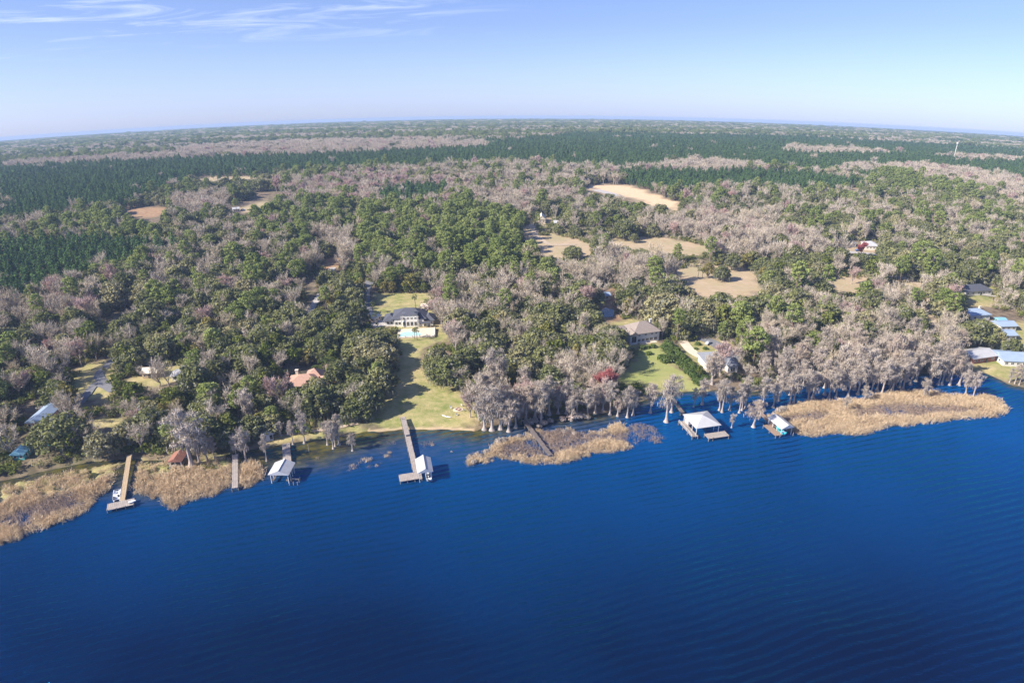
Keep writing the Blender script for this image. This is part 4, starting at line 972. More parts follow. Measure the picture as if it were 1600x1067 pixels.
brown_reeds = [reed_mesh(211, 'brown_reed', n=24, H=1.5), reed_mesh(212, 'brown_reed', n=20, H=1.3, lean=.4)]
low_grass = [reed_mesh(221, 'olive_leaf', n=40, H=.55, spread=.6, w=.05), reed_mesh(222, 'reed', n=34, H=.7, spread=.6, w=.05)]
def bed(name, label, poly, step, meshes, thin=0.0, smax=1.0, inner=None, dry=False, ragged=1.2):
    w_ = wpoly(poly); xs = [a for a, b in w_]; ys = [b for a, b in w_]
    gx_, gy_ = np.meshgrid(np.arange(min(xs) - 2, max(xs) + 2, step), np.arange(min(ys) - 2, max(ys) + 2, step)); gx_, gy_ = gx_.ravel(), gy_.ravel()
    gx_ = gx_ + RNG.uniform(-.6, .6, len(gx_)) * step; gy_ = gy_ + RNG.uniform(-.6, .6, len(gy_)) * step
    d = segdist(gx_, gy_, w_, True); d = np.where(inpoly(gx_, gy_, w_), d, -d) + ragged * wob(gx_, gy_, 3.5, 1.3)
    k_ = (d > 0) & (RNG.uniform(0, 1, len(gx_)) < .35 + d / 2.5) & (RNG.uniform(0, 1, len(gx_)) > thin * (0.5 + 0.8 * wob(gx_, gy_, 6.0, 4.0)))
    for (pa, pb) in (((191, 782), (203, 714)), ((367, 762), (368, 712)), ((449, 722), (447, 694)), ((860, 711), (818, 658)), ((1208, 666), (1184, 641)), ((1222, 680), (1222, 665))):
        qa, qb = U(*pa), U(*pb); k_ &= segdist(gx_, gy_, [(float(qa[0]), float(qa[1])), (float(qb[0]), float(qb[1]))]) > 1.9
    gx_, gy_, d = gx_[k_], gy_[k_], d[k_]
    h = np.clip(.5 + d / 4, .5, 1) * (1 + .22 * wob(gx_, gy_, 7.0, 2.2)) * smax * (1 + .35 * np.sin(gx_ * 1.9 + gy_ * 1.1 + 3 * wob(gx_, gy_, 9.0, .3))) * RNG.uniform(.7, 1.3, len(gx_))
    # the beds lie combed in swathes
    ang_ = 1.5 * wob(gx_, gy_, 14.0, .4) + RNG.normal(0, .35, len(gx_))
    pk = (RNG.integers(0, len(meshes), len(gx_)))
    if inner is not None:
        iu, iv = PROJ(gx_, gy_, G(gx_, gy_)); isin = np.zeros(len(gx_), bool)
        for p_ in inner: isin |= inpoly(iu + 4 * wob(gx_, gy_, 4.0), iv, p_)
        nm = len(meshes); meshes = meshes + brown_reeds
        pk = np.where(isin, nm + RNG.integers(0, 2, len(gx_)), pk)
        h = np.where(isin, h * 1.05, h)
    scatter(name, meshes, np.stack([gx_, gy_, G(gx_, gy_)], 1), np.stack([h, h, h], 1), ang_, pk, label=label)
bed('reed_bed', 'tan reeds along the left shore', REED_LEFT, .95, tan_reeds, .8, inner=[[(20, 800), (80, 780), (130, 772), (120, 795), (70, 812), (20, 826), (0, 822)]])
bed('reed_bed', 'tan reeds between the two left docks', REED_SECOND, .95, tan_reeds, .6)
bed('reed_bed', 'reeds round the weathered dock', REED_MID, .95, tan_reeds, .6, .9, inner=[[(784, 696), (830, 686), (862, 668), (930, 680), (980, 676), (985, 694), (940, 690), (900, 702), (860, 712), (830, 716), (780, 712)]])
bed('reed_bed', 'wide tan reed bed under the cypresses', REED_RIGHT, .95, tan_reeds, .55, inner=[[(1330, 640), (1400, 632), (1480, 636), (1545, 640), (1500, 648), (1420, 652), (1340, 656)], [(1215, 652), (1290, 645), (1300, 655), (1230, 665)]])
bed('reed_bed', 'thin brown reeds in open water', REED_WATER, 1.2, brown_reeds, .9, .9)
for p_ in REED_SMALL:
    bed('reed_tuft', 'small tuft of tan reeds in open water', p_, 1.25, brown_reeds + tan_reeds[2:3], 1.3, .75, ragged=1.8)
for p_ in MARSH:
    bed('marsh_grass', 'olive marsh grass by the left shore', p_, 1.1, low_grass + tan_reeds[2:3], .6, .8)

scatter('undergrowth', *UNDER_ARGS, label='low scrub under the trees')

# ------------------------------------------------------------------ houses
M['bright_paint'] = plain('bright_paint', (0.82, 0.80, 0.76), (0.76, 0.74, 0.70), 0.5, 0.6)
M['brown_wood'] = plain('brown_wood', (0.38, 0.27, 0.20), (0.26, 0.18, 0.13), 0.9, 0.85, stripes=(0, 0.62, 0.45))
def frame2(pl, pr, h=0.0):
    """local frame standing on the ground with x from photo point pl to photo point pr and y away from the camera"""
    a, b_ = P(*pl), P(*pr)
    v = b_ - a; w = math.hypot(v.x, v.y); mid = (a + b_) / 2
    return Vector((mid.x, mid.y, float(G(mid.x, mid.y)) + h)), math.atan2(v.y, v.x), w
def hip_pts(x0, x1, y0, y1, z, rise, o=0.6, ridge='x', gable=False):
    x0, x1, y0, y1 = x0 - o, x1 + o, y0 - o, y1 + o
    if ridge == 'x':
        ins = (y1 - y0) / 2 if not gable else 0.0
        ins = min(ins, (x1 - x0) / 2 - .05); ym = (y0 + y1) / 2
        r0, r1 = (x0 + ins, ym, z + rise), (x1 - ins, ym, z + rise)
    else:
        ins = (x1 - x0) / 2 if not gable else 0.0
        ins = min(ins, (y1 - y0) / 2 - .05); xm = (x0 + x1) / 2
        r0, r1 = (xm, y0 + ins, z + rise), (xm, y1 - ins, z + rise)
    return x0, x1, y0, y1, r0, r1
def roof_into(mb, x0, x1, y0, y1, z, rise, o=0.6, ridge='x', gable=False, th=0.18):
    x0, x1, y0, y1, r0, r1 = hip_pts(x0, x1, y0, y1, z, rise, o, ridge, gable)
    base = [(x0, y0, z), (x1, y0, z), (x1, y1, z), (x0, y1, z)]
    low = [(a, b_, c - th) for a, b_, c in base]
    vs = base + [r0, r1] + low
    if ridge == 'x': fs = [(0, 1, 5, 4), (1, 2, 5), (2, 3, 4, 5), (3, 0, 4)]
    else: fs = [(0, 1, 4), (1, 2, 5, 4), (2, 3, 5), (3, 0, 4, 5)]
    fs += [(6, 7, 1, 0), (7, 8, 2, 1), (8, 9, 3, 2), (9, 6, 0, 3), (9, 8, 7, 6)]
    return mb.add(vs, fs)
def gable_ends(mb, x0, x1, y0, y1, z, rise, ridge='x'):
    """the wall triangles under a gable roof, a few centimetres thick"""
    if ridge == 'x':
        for x in (x0 + .06, x1 - .06):
            mb.add([(x - .05, y0, z - .2), (x - .05, y1, z - .2), (x - .05, (y0 + y1) / 2, z + rise * .93), (x + .05, y0, z - .2), (x + .05, y1, z - .2), (x + .05, (y0 + y1) / 2, z + rise * .93)],
                   [(0, 1, 2), (3, 5, 4), (0, 3, 4, 1), (1, 4, 5, 2), (2, 5, 3, 0)])
    else:
        for y in (y0 + .06, y1 - .06):
            mb.add([(x0, y - .05, z - .2), (x1, y - .05, z - .2), ((x0 + x1) / 2, y - .05, z + rise * .93), (x0, y + .05, z - .2), (x1, y + .05, z - .2), ((x0 + x1) / 2, y + .05, z + rise * .93)],
                   [(0, 2, 1), (3, 4, 5), (0, 1, 4, 3), (1, 2, 5, 4), (2, 0, 3, 5)])
def window(parent, x, z, w, h, y=0.0, side='front', frame='white_paint', x_at=None):
    """a framed pane set proud of a wall; side front faces the lake, left and right face along x"""
    f, g = MB(), MB()
    def B(mb, cx_, cz_, ww, hh, off, th):
        if side == 'front': mb.box((cx_, y - off, cz_), (ww, th, hh))
        else:
            s = -1 if side == 'left' else 1
            mb.box((y + s * off, cx_, cz_), (th, ww, hh))
    t = .12
    B(f, x, z + h / 2 - t / 2, w, t, .03, .08); B(f, x, z - h / 2 + t / 2, w, t, .03, .08)
    B(f, x - w / 2 + t / 2, z, t, h - 2 * t, .03, .08); B(f, x + w / 2 - t / 2, z, t, h - 2 * t, .03, .08)
    if w > 1.3: B(f, x, z, .07, h - 2 * t, .03, .07)
    fo = f.build('window', frame, parent)
    B(g, x, z, w - 2 * t, h - 2 * t, .012, .03); g.build('pane', 'glass', fo)
    return fo
def door(parent, x, w, h, y=0.0, z0=.1, m='glass'):
    d = MB(); d.box((x, y - .03, z0 + h / 2), (w, .08, h)); do = d.build('door', m, parent)
    k = MB(); k.box((x + w * .4, y - .1, z0 + h * .47), (.08, .07, .18)); k.build('handle', 'steel', do)
def house(label, pl, pr, depth, hw, rise, wall, roof, ridge='x', gable=False, cat='house', nwin=4, chimney=None, over=.6, group=None, name='house', wing=None, storeys=1, doorx=None, fr='white_paint', turn=0.0):
    loc, rz, w = frame2(pl, pr, .95)
    e = empty(name, loc, rz + turn, label=label, cat=cat, group=group)
    w2 = w / 2
    b = MB(); b.box((0, depth / 2, hw / 2 - .6), (w, depth, hw + 1.2))
    if gable: gable_ends(b, -w2, w2, 0, depth, hw, rise, ridge)
    b.build('wall', wall, e)
    rb = MB(); roof_into(rb, -w2, w2, 0, depth, hw + .19, rise, over, ridge, gable); ro = rb.build('roof', roof, e)
    if chimney:
        cx_, cy_ = chimney; cb = MB(); cb.box((cx_ * w, cy_ * depth, hw + rise * .6), (1.1, .9, rise * 1.5)); cb.box((cx_ * w, cy_ * depth, hw + rise * 1.4), (1.35, 1.15, .22)); cb.build('chimney', 'cream_paint', ro)
    for st in range(storeys):
        zc = (st + .55) * hw / storeys
        for i in range(nwin):
            x = -w2 + (i + .5) * w / nwin
            if doorx is not None and st == 0 and abs(x - doorx * w) < 1.4: continue
            window(e, x, zc, min(1.6, w / nwin * .55), 1.25, 0, 'front', fr)
        for yy in (.3, .7):
            window(e, yy * depth, zc, 1.2, 1.2, -w2, 'left', fr); window(e, yy * depth, zc, 1.2, 1.2, w2, 'right', fr)
    if doorx is not None: door(e, doorx * w, 1.2, 2.1)
    return e, w

# pool house: dark hip roofs, white walls, a tall porch and a raised pool terrace towards the lake
loc, rz, w = frame2((597, 516), (673, 514), 1.0)
ph = empty('pool_house', loc, rz, label='white house with dark hip roofs and a pool terrace on the lawn', cat='house')
b = MB(); b.box((1.5, 9, 1.6), (17, 13, 5.2)); b.box((2.2, 3.3, 3.2), (8.5, 3.5, 8.4)); b.box((-9.5, 8.5, 1.0), (6, 9, 4)); b.box((12.6, 8, 1.0), (5.4, 8, 4)); b.build('wall', 'bright_paint', ph)
rb = MB(); roof_into(rb, -8, 11, 3.0, 16.5, 4.6, 4.2, .8); ro = rb.build('roof', 'shingle_dark', ph)
rb = MB(); roof_into(rb, -13, -6.2, 3.6, 13.4, 3.2, 2.6, .7, 'y'); rb.build('wing_roof', 'shingle_dark', ph)
rb = MB(); roof_into(rb, 9.9, 15.8, 3.7, 12.4, 3.2, 2.4, .7, 'y'); rb.build('wing_roof', 'shingle_dark', ph)
rb = MB(); roof_into(rb, -2.2, 6.6, 1.4, 6.0, 7.6, 1.2, .3); rb.build('porch_roof', 'shingle_dark', ph)
for x in (-1.2, 1.0, 3.2, 5.4):
    window(ph, x, 2.0, 1.6, 2.6, 1.53); window(ph, x, 5.4, 1.4, 1.2, 1.53)
for x in (-5.8, -3.9, 8.3, 9.4): window(ph, x, 2.0, 1.5, 1.8, 2.48)
for x in (-10.8, -8.6): window(ph, x, 1.7, 1.4, 1.4, 3.98)
for x in (11.6, 13.8): window(ph, x, 1.7, 1.5, 1.8, 3.98)
for x in (-2.6, 7.0):
    c_ = MB(); c_.tube((x, .9, -.4), (x, .9, 6.6), .22, .2, 8); c_.box((x, .9, 6.7), (.6, .6, .25)); c_.build('column', 'white_paint', ph)
s_ = MB(); s_.box((10.9, .6, 3.1), (7, 2.4, .14)); s_.build('lanai_roof', 'shingle_dark', ph)
for x in (7.6, 9.9, 12.1, 14.2):
    c_ = MB(); c_.box((x, -.4, 1.3), (.16, .16, 3.5)); c_.build('lanai_post', 'white_paint', ph)
loc2, rz2, w2_ = frame2((621, 532), (680, 529), .95)
tr = empty('pool_terrace', loc2, rz2, label='pale stone terrace with a turquoise pool before the dark-roofed white house', cat='terrace')
b = MB(); b.prism([(-w2_ / 2, 0), (w2_ / 2, 0), (w2_ / 2 + .5, 12.5), (-w2_ / 2, 12.5)], -.9, .55); b.build('paving', 'stone_deck', tr)
pw = MB(); pw.prism([(-w2_ / 2 + 1.2, 1.6), (w2_ / 2 - 9, 1.6), (w2_ / 2 - 7, 3.6), (w2_ / 2 - 9.5, 6.4), (-w2_ / 2 + 5, 8.4), (-w2_ / 2 + 1.6, 6.6)], .3, .6); pw.build('pool', 'pool_water', tr)
cp = MB()
for (xa, ya, xb, yb) in ((-w2_ / 2 + 1.2, 1.35, w2_ / 2 - 9, 1.35), (-w2_ / 2 + 5, 8.7, w2_ / 2 - 9.3, 6.7)): cp.tube((xa, ya, .66), (xb, yb, .66), .16, .16, 4)
cp.build('coping', 'white_paint', tr)
wl = MB(); wl.box((0, .18, .62), (w2_, .3, .3)); wl.box((w2_ / 2 - .1, 6.2, .75), (.3, 11.6, .5)); wl.build('parapet', 'white_paint', tr)
for x in np.linspace(-w2_ / 2 + .4, w2_ / 2 - .4, 6):
    c_ = MB(); c_.box((x, .18, 1.15), (.45, .45, 1.2)); c_.box((x, .18, 1.8), (.6, .6, .12)); c_.build('pier', 'white_paint', tr)
# outbuilding, garden pavilion
house('small cream garage left of the dark-roofed pool house', (570, 504), (586, 507), 6.5, 2.8, 1.6, 'cream_paint', 'cream_paint', nwin=2, cat='garage', name='garage')
loc, rz, w = frame2((658, 487), (669, 487), 1.0)
gz_ = empty('garden_pavilion', loc, rz, label='small white pavilion with a cream roof behind the pool house', cat='pavilion')
b = MB()
b.box((0, 3.6, 1.3), (4, .2, 2.6)); b.build('back_wall', 'white_paint', gz_)
rb = MB(); roof_into(rb, -2.2, 2.2, -.1, 3.8, 2.7, 1.1, .4); rb.build('roof', 'cream_paint', gz_)
for x in (-2, 2):
    c_ = MB(); c_.box((x, 0, 1.2), (.25, .25, 2.7)); c_.build('post', 'white_paint', gz_)
c_ = MB(); c_.box((0, 1.8, .45), (3.4, 1.2, .9)); c_.build('counter', 'cream_paint', gz_)

# terracotta roofed house among the oaks
loc, rz, w = frame2((438, 620), (530, 616), 1.0)
th = empty('terracotta_house', loc, rz, label='low house with terracotta tile hip roofs and a pale chimney among oaks', cat='house')
b = MB(); b.box((-3, 7, 1.3), (14, 10, 4)); b.box((6, 6, 1.2), (9, 9, 3.8)); b.box((.6, 11.5, 1.6), (7, 7, 4.6)); b.build('wall', 'cream_paint', th)
rb = MB(); roof_into(rb, -10, 4, 2, 12, 3.5, 3.4, .9); r1 = rb.build('roof', 'terracotta', th)
rb = MB(); roof_into(rb, 2.4, 10.8, 1.5, 10.5, 3.3, 2.8, .8, 'y'); rb.build('wing_roof', 'terracotta', th)
rb = MB(); roof_into(rb, -2.6, 4.2, 8.2, 15.2, 4.3, 3.2, .8, 'y'); rb.build('rear_roof', 'terracotta', th)
cb = MB(); cb.box((-6.6, 8.2, 6.2), (1.2, 1.0, 4.4)); cb.box((-6.6, 8.2, 8.5), (1.6, 1.35, .35)); cb.build('chimney', 'cream_paint', r1)
for x in (-8.4, -6, -3.6, -1.2): window(th, x, 1.7, 1.4, 1.5, 1.98)
for x in (4.2, 7.8): window(th, x, 1.7, 1.6, 1.5, 1.48)
door(th, 6.0, 1.1, 2.1, 1.5)

# brown roofed white house
loc, rz, w = frame2((986, 541), (1026, 536), 1.0)
bh = empty('brown_roofed_house', loc, rz, label='white house with a broad brown hip roof and tall gable window', cat='house')
b = MB(); b.box((1.8, 7, 2.2), (15.5, 12, 6.6)); b.box((-9, 10, 1.2), (12, 10, 4)); b.build('wall', 'white_paint', bh)
b = MB(); b.box((-6.6, 1.6, 2.2), (4.6, 4.4, 6.6)); gable_ends(b, -8.9, -4.3, -.6, 3.8, 5.5, 1.9, 'y'); b.build('gable_wall', 'white_paint', bh)
rb = MB(); roof_into(rb, -6, 9.6, 1, 13, 5.7, 4.4, .8); ro = rb.build('roof', 'shingle_brown', bh)
rb = MB(); roof_into(rb, -15.2, -3.6, 5.0, 15.0, 3.5, 4.0, .8); rb.build('wing_roof', 'shingle_brown', bh)
rb = MB(); roof_into(rb, -8.9, -4.3, -.6, 5.5, 5.7, 2.0, .5, 'y', True); rb.build('gable_roof', 'shingle_brown', bh)
cb = MB(); cb.box((8.6, 10.5, 6.2), (1.0, 1.0, 5.2)); cb.box((8.6, 10.5, 8.9), (1.3, 1.3, .25)); cb.build('chimney', 'white_paint', ro)
window(bh, -6.6, 3.2, 3.0, 3.8, -.6)
for x in (-2.6, -.2, 2.3, 4.8, 7.3): window(bh, x, 1.5, 1.9, 1.7, .98)
for x in (-2.6, 1.2, 5.0, 7.6): window(bh, x, 4.5, 1.3, .9, .98)
b = MB(); b.box((2.4, -.2, -.1), (10, 2.4, .5)); b.build('porch', 'stone_deck', bh)
for x in (-2.4, .6, 3.8, 7.2):
    c_ = MB(); c_.box((x, -1.2, .7), (.14, .14, 1.5)); c_.build('rail_post', 'white_paint', bh)

# grey roofed house behind the hedge, with its pale drive
loc, rz, w = frame2((1100, 583), (1150, 581), 1.0)
gh = empty('hedge_house', loc, rz, label='white house with grey hip roofs right of the green hedge', cat='house')
b = MB(); b.box((0, 6.5, 1.6), (14, 12, 5)); b.box((5.2, -.5, 1.4), (5, 4, 4.6)); b.build('wall', 'white_paint', gh)
rb = MB(); roof_into(rb, -7, 7, .5, 12.5, 4.3, 3.4, .8); rb.build('roof', 'shingle_grey', gh)
rb = MB(); roof_into(rb, 2.7, 7.7, -2.5, 4.5, 3.95, 2.0, .6, 'y', False); rb.build('porch_roof', 'shingle_grey', gh)
for x in (-5.6, -3.2, -.8, 1.4): window(gh, x, 1.8, 1.7, 2.0, .48)
window(gh, 5.2, 1.7, 2.4, 2.2, -2.52)
for x in (-5.6, -1.5): window(gh, x, 3.6, 1.2, .6, .48)

# left edge: long pink-fronted house, and cottages by the shore, roof colours blued to paint in shade
house('long white-roofed house with a pink front in shade at the left edge', (45, 673), (70, 672), 17, 3.0, 1.7, 'pink_paint', 'blue_metal', ridge='y', gable=True, nwin=3, doorx=0.0)
house('white-roofed shed just behind the pink-fronted house', (62, 648), (84, 647), 9, 2.6, 1.2, 'white_paint', 'white_metal', ridge='y', gable=True, nwin=2, cat='shed', name='shed')
house('small teal-roofed cottage nearest the left shore', (22, 722), (40, 721), 6, 2.5, 1.4, 'teal_paint', 'teal_metal', ridge='y', gable=True, nwin=2, cat='cottage', name='cottage')
house('teal cottage tucked behind the oaks by the left shore', (70, 700), (86, 700), 6, 2.6, 1.4, 'teal_paint', 'teal_metal', gable=True, nwin=2, cat='cottage', name='cottage')
house('small pale cottage half hidden behind the shore oaks', (93, 700), (108, 699), 5, 2.5, 1.2, 'white_paint', 'teal_metal', gable=True, nwin=2, cat='cottage', name='cottage')
# cabin group in the left woods
house('tan cabin with a pale gable roof beside a small lawn', (224, 594), (246, 593), 6, 2.8, 1.6, 'tan_paint', 'cream_paint', ridge='x', gable=True, nwin=3, cat='cabin', name='cabin', doorx=.0)
house('long shed with a pale metal roof right of the tan cabin', (270, 598), (297, 597), 7, 2.5, .9, 'white_paint', 'white_metal', gable=True, nwin=3, cat='shed', name='shed')
house('little blue-white shed between the oaks on the left', (219, 650), (232, 650), 4, 2.4, 1.0, 'white_paint', 'blue_metal', gable=True, nwin=1, cat='shed', name='shed')
house('small white cottage above the left white boathouse', (413, 692), (428, 689), 4.5, 2.5, 1.4, 'white_paint', 'white_metal', ridge='y', gable=True, nwin=1, cat='cottage', name='cottage', doorx=.3)
house('blue-roofed shed in shade between the big oaks', (935, 471), (953, 470), 6, 2.6, 1.2, 'white_paint', 'blue_metal', gable=True, nwin=2, cat='shed', name='shed')
# right side
house('low white house with a dark hip roof on a green lawn', (1507, 464), (1548, 463), 11, 3.0, 3.0, 'white_paint', 'shingle_dark', nwin=5, doorx=.1)
house('pale house with a light blue metal hip roof', (1508, 503), (1545, 502), 10, 3.2, 2.4, 'white_paint', 'blue_metal', nwin=4, chimney=(.3, .6))
house('blue-roofed cottage, the upper of two beside the right lawn', (1562, 519), (1586, 519), 8, 2.8, 1.6, 'white_paint', 'blue_metal', gable=True, nwin=3, cat='cottage', name='cottage')
house('blue-roofed cottage, the lower of two beside the right lawn', (1560, 534), (1586, 534), 8, 2.8, 1.6, 'white_paint', 'blue_metal', gable=True, nwin=3, cat='cottage', name='cottage')
house('mint-green shed above the two blue-roofed cottages', (1560, 508), (1570, 508), 4, 2.2, .8, 'teal_paint', 'teal_metal', gable=True, nwin=1, cat='shed', name='shed')
house('red brick house with a bright white metal roof by the cypresses', (1519, 571), (1553, 567), 10, 3.0, 2.0, 'brick', 'white_metal', gable=True, nwin=4, doorx=.1)
house('long building with a grey-blue metal roof at the right edge', (1566, 574), (1612, 577), 13, 3.0, 2.2, 'white_paint', 'blue_metal', gable=True, nwin=5)
# middle distance
house('pale gabled house standing alone among bare trees', (841, 351), (852, 351), 14, 4, 3.4, 'cream_paint', 'cream_paint', ridge='y', gable=True, nwin=2)
house('small white outbuilding in the bare trees near the pale gabled house', (866, 355), (872, 355), 8, 3, 1.5, 'white_paint', 'white_metal', gable=True, nwin=1, cat='shed', name='shed')
house('white barn glimpsed between green pines left of centre', (602, 360), (618, 360), 14, 4, 2.4, 'white_paint', 'white_metal', gable=True, nwin=3, cat='barn', name='barn')
house('white trailer home at the edge of the far left woods', (326, 334), (343, 333), 8, 3, 1.2, 'white_paint', 'white_metal', gable=True, nwin=4, cat='trailer', name='trailer_home')
house('second trailer home beside the pale track on the far left', (365, 333), (375, 332), 8, 3, 1.2, 'white_paint', 'white_metal', gable=True, nwin=3, cat='trailer', name='trailer_home')
house('cream farmhouse in front of the far left field', (336, 289), (350, 289), 12, 4, 3, 'cream_paint', 'shingle_brown', nwin=3)
house('white house with a grey roof left of the crimson maple', (1318, 388), (1336, 388), 12, 3.4, 2.6, 'white_paint', 'shingle_grey', nwin=4)
house('white house with a pale roof right of the crimson maple', (1352, 392), (1372, 393), 12, 3.4, 2.6, 'white_paint', 'white_metal', nwin=4)
house('pale shed left of the hamlet road', (1284, 391), (1296, 391), 8, 3, 1.5, 'cream_paint', 'blue_metal', gable=True, nwin=2, cat='shed', name='shed')
house('tall blue and white house beside a tan fence', (1374, 434), (1386, 433), 9, 5.5, 2.6, 'white_paint', 'blue_metal', gable=True, ridge='y', nwin=2, storeys=2)
house('small white house hidden under trees near the dark-roofed one', (1478, 440), (1490, 440), 9, 3.2, 2, 'white_paint', 'shingle_grey', nwin=2)
house('white cottage among the dense oaks on the right', (1462, 382), (1470, 382), 8, 3, 2, 'white_paint', 'white_metal', nwin=2, cat='cottage', name='cottage')

# tan fence by the blue and white house: boards between posts
loc, rz, w = frame2((1372, 445), (1392, 449), .9)
fe = empty('board_fence', loc, rz, label='tan board fence in front of the tall blue and white house', cat='fence')
b = MB()
for x in np.arange(-w / 2, w / 2, .5): b.box((x + .24, 0, 1.0), (.46, .05, 1.9))
b.build('boards', 'fresh_wood', fe)
for x in np.arange(-w / 2, w / 2 + .1, w / 8):
    c_ = MB(); c_.box((x, .1, 1.0), (.14, .14, 2.3)); c_.build('post', 'fresh_wood', fe)

# ------------------------------------------------------------------ roads and paths draped on the ground
def ribbon(name, pts, width, m, lift=.12, jag=.25, label=None):
    w_ = [np.array(U(*p)) for p in pts]; P_ = []
    for a, b_ in zip(w_[:-1], w_[1:]):
        n_ = max(2, int(np.linalg.norm(b_ - a) / 2))
        for i in range(n_): P_.append(a + (b_ - a) * i / n_)
    P_.append(w_[-1]); P_ = np.array(P_)
    for _ in range(6): P_[1:-1] = (P_[:-2] + 2 * P_[1:-1] + P_[2:]) / 4
    T_ = np.gradient(P_, axis=0); T_ /= np.linalg.norm(T_, axis=1, keepdims=True) + 1e-9; N_ = np.stack([-T_[:, 1], T_[:, 0]], 1)
    k_ = 5; V = []
    for j in range(k_):
        f = (j / (k_ - 1) - .5) * width; jj = jag * wob(P_[:, 0] + j * 3, P_[:, 1], 2.5) if j in (0, k_ - 1) else 0
        Q = P_ + N_ * (f + jj)[..., None] if np.ndim(jj) else P_ + N_ * f
        V.append(np.stack([Q[:, 0], Q[:, 1], G(Q[:, 0], Q[:, 1]) + .9 + .14 + lift], 1))
    n_ = len(P_); V = np.concatenate(V); F = [(j * n_ + i, j * n_ + i + 1, (j + 1) * n_ + i + 1, (j + 1) * n_ + i) for j in range(k_ - 1) for i in range(n_ - 1)]
    me = mesh_np(name, V, np.array(F), [M[m]], smooth=True)
    return tag(link(name, me), kind='structure')
ribbon('driveway', [(590, 503), (576, 494), (572, 482), (570, 466), (572, 452), (580, 440), (584, 428)], 6.5, 'asphalt')
ribbon('driveway', [(600, 512), (585, 506), (572, 505)], 11, 'concrete', lift=.16)
ribbon('driveway', [(1066, 535), (1076, 548), (1084, 556), (1095, 560)], 5.5, 'stone_deck')
ribbon('road', [(1092, 530), (1108, 534), (1125, 546), (1146, 560), (1155, 572)], 7.5, 'asphalt')
ribbon('path', [(1122, 531), (1140, 546), (1160, 562), (1166, 572)], 1.6, 'stone_deck', lift=.18)
ribbon('road', [(176, 607), (160, 598), (152, 588), (168, 575), (180, 562)], 4.5, 'asphalt')
ribbon('road', [(178, 614), (163, 606), (150, 600), (138, 618), (120, 640)], 4.0, 'asphalt', lift=.17)
ribbon('road', [(480, 492), (492, 478), (500, 465), (508, 448), (520, 420)], 5.0, 'concrete')
ribbon('dirt_road', [(1388, 430), (1402, 434), (1420, 440), (1440, 448), (1452, 460), (1458, 480), (1466, 500), (1462, 512)], 6.5, 'dirt_road')
ribbon('dirt_road', [(830, 352), (838, 372), (860, 385), (900, 384)], 5.0, 'dirt_road')
ribbon('dirt_road', [(1288, 392), (1330, 396), (1372, 400)], 8, 'concrete')
ribbon('dirt_road', [(930, 298), (950, 303), (965, 308)], 14, 'concrete')
ribbon('dirt_road', [(425, 684), (470, 679), (520, 672), (560, 664)], 2.2, 'dirt_road', lift=-.1)
ribbon('dirt_road', [(1503, 463), (1520, 461), (1560, 466)], 3, 'concrete')

# small pond in shade
pd = wpoly([(932, 488), (946, 483), (962, 488), (958, 498), (938, 498)])
cxp, cyp = np.mean([a for a, b_ in pd]), np.mean([b_ for a, b_ in pd])
me = mesh_np('pond_water', np.array([(a, b_, G(a, b_) + 1.12) for a, b_ in pd] + [(cxp, cyp, G(cxp, cyp) + 1.12)]), np.array([(i, (i + 1) % 5, 5) for i in range(5)]), [M['glass']])
tag(link('pond_water', me), kind='structure')

# ------------------------------------------------------------------ docks and boathouses
def deck_box(e, x0, x1, y0, y1, z, m, name='deck'):
    """planked deck: boards laid across, on two stringers"""
    b = MB(); step = .62; n_ = max(1, int((y1 - y0) / step)); st = (y1 - y0) / n_
    for i in range(n_): b.box(((x0 + x1) / 2, y0 + (i + .5) * st, z), (x1 - x0 + random.uniform(-.06, .06), st - .05, .09))
    for x in (x0 + .3, x1 - .3): b.box((x, (y0 + y1) / 2, z - .2), (.18, y1 - y0 - .1, .28))
    return b.build(name, m, e)
def piling(e, x, y, top, m='piling_wood', r=.16, z0=-2.0):
    b = MB(); b.tube((x, y, z0), (x, y, top), r, r * .92, 7); return b.build('piling', m, e)
def dock(label, p_out, p_in, width, m, z=1.25, group=None, rail=False, nspan=None, post_up=.0):
    """walkway from its lake end p_out to its shore end p_in"""
    a, b_ = P(*p_out, z), P(*p_in, z); v = b_ - a; L = math.hypot(v.x, v.y)
    e = empty('dock', (a.x, a.y, float(G(a.x, a.y))), math.atan2(v.y, v.x) - math.pi / 2, label=label, cat='dock', group=group)
    sl = (float(G(b_.x, b_.y)) - float(G(a.x, a.y)))
    e.rotation_euler = (0, 0, e.rotation_euler[2])
    deck_box(e, -width / 2, width / 2, 0, L, z, m)
    n_ = nspan or max(3, int(L / 4))
    for i in range(n_ + 1):
        for s in (-1, 1): piling(e, s * (width / 2 + .05), L * i / n_, z + post_up + random.uniform(-.1, .25))
    return e, L
def boat_hull(L, W_, H_, nx=11):
    vs, fs = [], []
    for i in range(nx):
        f = i / (nx - 1); w_ = W_ / 2 * (1 - max(0, (f - .45) / .55) ** 2.2); k = H_ * (1 + .25 * max(0, f - .6))
        y = L * f
        vs += [(-w_, y, k), (-w_ * .85, y, H_ * .35), (0, y, 0 + .25 * max(0, f - .75) * H_ * 4), (w_ * .85, y, H_ * .35), (w_, y, k), (w_ * .8, y, k * .93), (0, y, H_ * .5), (-w_ * .8, y, k * .93)]
    for i in range(nx - 1):
        for j in range(8): fs.append((i * 8 + j, i * 8 + (j + 1) % 8, (i + 1) * 8 + (j + 1) % 8, (i + 1) * 8 + j))
    fs.append(tuple(range(8))); fs.append(tuple(range((nx - 1) * 8, nx * 8))[::-1])
    return vs, fs

